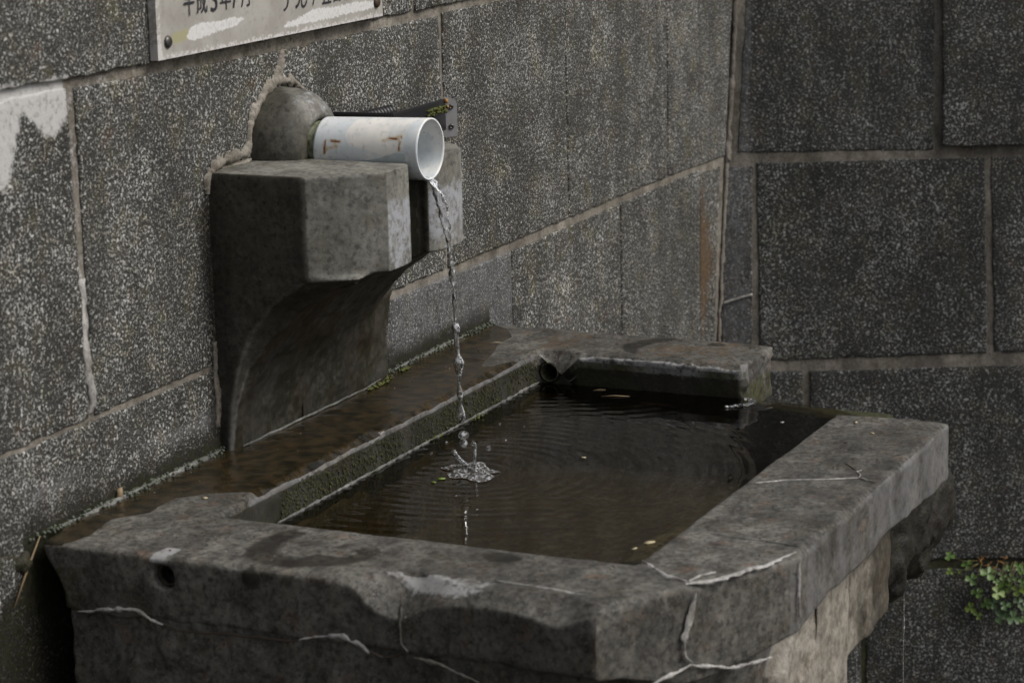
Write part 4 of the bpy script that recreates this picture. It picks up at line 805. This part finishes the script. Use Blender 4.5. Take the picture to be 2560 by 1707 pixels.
# splash: crumpled sheet of water with a rising arm
nr, na = 16, 72; v = [(CX, CY, WZ+.006)]; f_ = []
for i in range(1, nr+1):
    for k in range(na):
        t = 2*math.pi*k/na; rr = i/nr; R_ = .050*(1+.30*math.sin(2*t+.6)+.18*math.sin(5*t+1)+.10*math.sin(9*t)); x = CX+R_*rr*math.cos(t)*.9; y_ = CY+R_*rr*math.sin(t)*1.15
        pn = np.array([[x, y_, 0]]); hh = .006*(1-rr)+.0065*max(0, math.sin(rr*9+2*math.sin(3*t)))*(1-rr*.4)+.006*float(fbm(pn, 55, 3, 3)[0]); v.append((x, y_, WZ+.0012+max(-.002, hh)*(1-rr**4)))
for k in range(na): f_.append((0, 1+k, 1+(k+1) % na))
for i in range(nr-1):
    for k in range(na): a = 1+i*na+k; b_ = 1+i*na+(k+1) % na; f_.append((a, a+na, b_+na, b_))
arm = tube([(CX, -.384, WZ), (CX+.002, -.376, .462), (CX+.003, -.362, .471), (CX+.002, -.354, .480), (CX, -.349, .487), (CX, -.347, .490)], [.008, .005, .0042, .0045, .0058, .002], 12, .15, 3)
arm2 = tube([(CX+.004, -.388, WZ), (CX+.006, -.389, .475), (CX+.006, -.391, .498), (CX+.005, -.392, .507)], [.006, .003, .0028, .0010], 10, .2, 4)
v, f_ = join([(v, f_), arm, arm2]); SPL = tag(link('splash', pydata('splash', v, f_), None, SPLASH_GLINT), 'crown of splashing water where the stream hits the pool', 'splash')
# overflow trickles falling from the broken corner
for k, (y_, z0, z1) in enumerate(((-1.003, .175, -.45), (-.907, .06, -.30))):
    zs = np.arange(z0, z1, -.006); rr = [(.0010+.0016*max(0, math.sin(z_*70+k)*math.sin(z_*23+1))) for z_ in zs]
    v, f_ = tube([(4.66+.001*math.sin(z_*40), y_, z_) for z_ in zs], rr, 8); tag(link('water_trickle', pydata('water_trickle', v, f_), None, DROP), ('thin trickle dripping below the mossy corner of the basin', 'short trickle falling beside the pale mortar pillar')[k], 'water trickle')

# ================================================================ moss, lichen and fallen bits
rm = random.Random(11); parts = []
for i in range(1500):
    x = rm.uniform(3.17, 4.88)
    if rm.random() > .30+.9*abs(float(vnoise(np.array([[x, 0, 0]]), 8, 3)[0])): continue
    parts.append(lump((x, -rm.random()**2*.016-.004, RZ+rm.uniform(-.002, .006)), rm.uniform(.0012, .0036), i, .5, sub=1))
v, f_ = join(parts); tag(link('moss', pydata('moss', v, f_), None, LICHEN), 'grey-green growth along the seam between wall and basin', 'moss', kind='stuff')
parts = []
for i in range(3200):
    x = rm.uniform(3.60, 4.66)
    if rm.random() > .25+.9*abs(float(vnoise(np.array([[x, 5, 0]]), 7, 5)[0])): continue
    parts.append(lump((x, -.2135-rm.random()*.003, rm.uniform(WZ-.003, .503)), rm.uniform(.0006, .0017), i, .5, sub=1, sq=(1, .6, 2.2)))
v, f_ = join(parts); tag(link('moss', pydata('moss', v, f_), None, MOSSD), 'green moss hanging on the inner back wall of the basin', 'moss', kind='stuff')
parts = []
for i in range(160):
    c = rm.choice(((4.30, -.045), (4.34, -.035), (4.26, -.045), (4.36, -.225), (4.18, -.215), (4.42, -.030))); parts.append(lump((c[0]+rm.gauss(0, .012), c[1]+rm.gauss(0, .003), (RZ if c[1] > -.1 else WZ)+.001+rm.random()*.003), rm.uniform(.0012, .0034), i, .5, sub=1, sq=(1.3, 1, .7)))
v, f_ = join(parts); tag(link('moss', pydata('moss', v, f_), None, MOSSM), 'bright yellow-green moss specks at the water line', 'moss', kind='stuff')
for lb, mt, sd, cnt in (('dark grit and crumbs scattered over the basin rim', TWIG, 5, 230), ('pale sand grains scattered over the basin rim', PALEROCK, 6, 150)):
    rg_ = random.Random(sd); parts = []
    for i in range(cnt):
        q = rg_.random()
        if q < .40: x, y_ = rg_.uniform(3.20, 3.38), rg_.uniform(-.95, -.10)
        elif q < .72: x, y_ = rg_.uniform(3.45, 4.34), rg_.uniform(-1.15, -.97)
        elif q < .88: x, y_ = rg_.uniform(4.70, 4.86), rg_.uniform(-.64, -.12)
        else: x, y_ = rg_.uniform(3.25, 4.7), rg_.uniform(-.20, -.03)
        parts.append(lump((x, y_, RZ+.0005), .0005+.0016*rg_.random()**3, i, .4, sub=1, sq=(1.2, 1, .6)))
    v, f_ = join(parts); tag(link('grit', pydata('grit', v, f_), None, mt), lb, 'grit', kind='stuff')
def needle(p0, p1, r, mat, lb, cat='pine needle', name='pine_needle', group=None):
    P0 = Vector(p0); P1 = Vector(p1); m = (P0+P1)/2+Vector((0, 0, r)); v, f = tube([P0, m, P1], [r*.5, r, r*.4], 6); tag(link(name, pydata(name, v, f), None, mat), lb, cat, group)
needle((4.600, -.385, WZ+.001), (4.618, -.440, WZ+.001), .0012, NEEDLE, 'tan pine needle floating near the far inner wall')
needle((4.640, -.350, WZ+.001), (4.655, -.372, WZ+.001), .0008, NEEDLE, 'short tan needle floating close under the far rim')
needle((4.543, -.108, RZ+.002), (4.560, -.155, RZ+.002), .0011, TWIG, 'dark thin twig lying on the wet ledge', 'twig', 'twig')
needle((4.700, -.090, RZ+.0015), (4.715, -.112, RZ+.0015), .0010, PETAL, 'pale straw lying where the wet ledge dries')
needle((3.195, -.008, .520), (3.115, -.008, .425), .0022, NEEDLE, 'brown stalk leaning in the gap at the near end of the basin', 'stalk', 'dry_stalk')
def flake(c, r, mat, lb, nrm=(0, 0, 1), name='leaf_fragment', cat='leaf fragment', seed=1):
    rr = random.Random(seed); n = 9; nz_ = Vector(nrm).normalized(); a = nz_.orthogonal().normalized(); b3 = nz_.cross(a); cc = Vector(c); v = [cc+nz_*r*.25]
    a, b3 = a*math.cos(seed)+b3*math.sin(seed), -a*math.sin(seed)+b3*math.cos(seed)
    for k in range(n): t = 2*math.pi*k/n; q = r*rr.uniform(.6, 1.1); v.append(cc+a*q*math.cos(t)+b3*q*.6*math.sin(t)+nz_*rr.uniform(0, r*.15))
    v += [p-nz_*.0006 for p in v]; m = n+1
    f = [(0, 1+k, 1+(k+1) % n) for k in range(n)]+[(m, m+1+(k+1) % n, m+1+k) for k in range(n)]+[(1+k, m+1+k, m+1+(k+1) % n, 1+(k+1) % n) for k in range(n)]
    tag(link(name, pydata(name, v, f), None, mat), lb, cat)
flake((3.701, -.850, WZ+.001), .012, PETAL, 'larger pale leaf bit floating in the near right corner of the pool', seed=2)
flake((3.662, -.839, WZ+.001), .006, PETAL, 'smaller pale leaf bit floating in the near right corner of the pool', seed=5)
flake((4.152, -.539, WZ+.001), .007, PETAL, 'pale shred floating in the middle of the pool', seed=7)
flake((4.300, -.905, WZ+.001), .005, PETAL, 'pale speck floating beside the right rim of the basin', seed=8)
flake((4.52, -.798, WZ+.001), .008, LIME, 'white bubble flake floating near the broken corner', seed=9)
flake((3.472, -.145, RZ+.002), .008, PETAL, 'yellowish chip on the wet ledge near the front', seed=3)
flake((3.422, -.010, RZ+.010), .013, NEEDLE, 'brown dead leaf bit standing against the wall at the wet ledge', (-.6, -.8, .2), seed=4)
flake((4.834, -.274, RZ+.004), .007, TWIG, 'dark reddish crumb on the far rim', seed=6)
flake((4.315, -1.009, RZ+.002), .007, PETAL, 'small straw chip near the far end of the right rim', seed=12)
flake((4.251, -1.059, RZ+.002), .005, PETAL, 'tiny pale chip on the right rim of the basin', seed=13)
flake((3.93, -.355, WZ+.0012), .011, LEAF2, 'yellow leaf bit floating just in front of the splash', seed=14)
flake((3.905, -.352, WZ+.0012), .008, LEAF2, 'second yellow leaf bit floating left of the splash', seed=16)
v, f_ = lump((3.150, -.004, .488), .015, 8, .5, sub=3, sq=(1.2, .8, 1.0)); tag(link('stone_chip', pydata('stone_chip', v, f_), None, MOSSROCK), 'dark stone chip wedged between wall and basin at the near end', 'stone')
# foam collar where the broken far rim dips into the water
parts = []
for i in range(26):
    t = i/25; parts.append(lump((4.60+.075*t, -.655-.035*math.sin(t*3)-.01*t, WZ+.001+rm.random()*.003), rm.uniform(.003, .006), i, .5, sub=2, sq=(1, 1, .6)))
v, f_ = join(parts); tag(link('ripple_collar', pydata('ripple_collar', v, f_), None, DROP), 'bright ripple collar round the mossy broken end of the far rim', 'ripple')

# ================================================================ plant in the wall joint
def onw(s, z, o_): return Vector(tuple(fl_right(np.array([s]), np.array([z]))[0]+NN*o_))
PL = empty('creeping_plant', tuple(onw(.75, -.42, .0)), 'small green three-lobed creeper growing from the joint of the right wall', 'plant')
LV = [(0.625, -0.392, 0.0141), (0.672, -0.417, 0.0149), (0.625, -0.433, 0.0104), (0.651, -0.434, 0.0059), (0.682, -0.453, 0.0164), (0.725, -0.436, 0.0208), (0.698, -0.492, 0.0164), (0.68, -0.53, 0.0149), (0.701, -0.551, 0.0119), (0.722, -0.519, 0.0149), (0.75, -0.485, 0.0193), (0.74, -0.517, 0.0164), (0.746, -0.454, 0.0089), (0.769, -0.461, 0.0193), (0.771, -0.476, 0.0164), (0.76, -0.548, 0.0193), (0.791, -0.551, 0.0193), (0.804, -0.48, 0.0164), (0.807, -0.514, 0.0149), (0.771, -0.519, 0.0149), (0.789, -0.448, 0.0134), (0.803, -0.412, 0.0119), (0.776, -0.421, 0.0089), (0.815, -0.457, 0.0119), (0.818, -0.43, 0.0119), (0.763, -0.441, 0.0119), (0.822, -0.558, 0.0119), (0.826, -0.527, 0.0149), (0.833, -0.482, 0.0164), (0.835, -0.445, 0.0134)]
def leaf_mesh():
    v = [(0, 0, 0)]; f = []
    for L in range(3):
        base = math.pi/2+(L-1)*2.05; i0 = len(v)
        for t, rr in ((-.80, .45), (-.62, .82), (-.30, .98), (0, .84), (.30, .98), (.62, .82), (.80, .45)): v.append((math.cos(base+t*1.05)*rr, math.sin(base+t*1.05)*rr, .10+.12*abs(t)))
        v.append((math.cos(base)*.45, math.sin(base)*.45, -.02)); m = len(v)-1
        for k in range(6): f.append((m, i0+k, i0+k+1))
        f += [(0, i0, m), (0, m, i0+6)]
    return pydata('leaf', v, f)
lm_ = leaf_mesh(); lms = []
for mt in (LEAF, LEAF2, LEAFD):
    c = lm_.copy(); c.materials.append(mt); smooth(c); lms.append(c)
rl = random.Random(5); stems = []
for k, (s, z, r) in enumerate(LV):
    off = rl.uniform(.012, .035) if s < .74 else rl.uniform(.015, .06)
    p = onw(s, z, off); o = bpy.data.objects.new('leaf', lms[1 if k in (2, 3, 7, 8, 17, 10) else (2 if k in (10, 11, 15, 16, 18, 19, 27) else 0)]); C.objects.link(o); o.parent = PL; o.matrix_parent_inverse = parent_inv(PL)
    nrm = (Vector(NN)+Vector((rl.uniform(-.35, .35), rl.uniform(-.35, .35), rl.uniform(.1, .8)))).normalized()
    q = nrm.to_track_quat('Z', 'Y'); o.rotation_mode = 'QUATERNION'; from mathutils import Quaternion
    o.rotation_quaternion = q @ Quaternion((0, 0, 1), rl.uniform(0, 6.28)); o.location = p; o.scale = (r*1.15,)*3
    root = onw(min(max(s+.03, .70), .86), -.405+rl.uniform(-.01, .0), .004); midp = (p+root)/2+Vector(NN)*.02+Vector((0, 0, -.004)); stems.append(tube([root, midp, p-nrm*.001], [.0011, .0009, .0007], 5))
v, f_ = join(stems); link('stems', pydata('stems', v, f_), PL, STEM)
parts = []
for k in range(16):
    a = onw(rl.uniform(.70, .78), rl.uniform(-.435, -.39), rl.uniform(.01, .04)); parts.append(tube([a, a+Vector((rl.uniform(-.01, .01), rl.uniform(-.02, .02), rl.uniform(-.015, .02)))], [.0014, .0006], 5))
v, f_ = join(parts); link('withered_sprigs', pydata('withered_sprigs', v, f_), PL, WITHER)
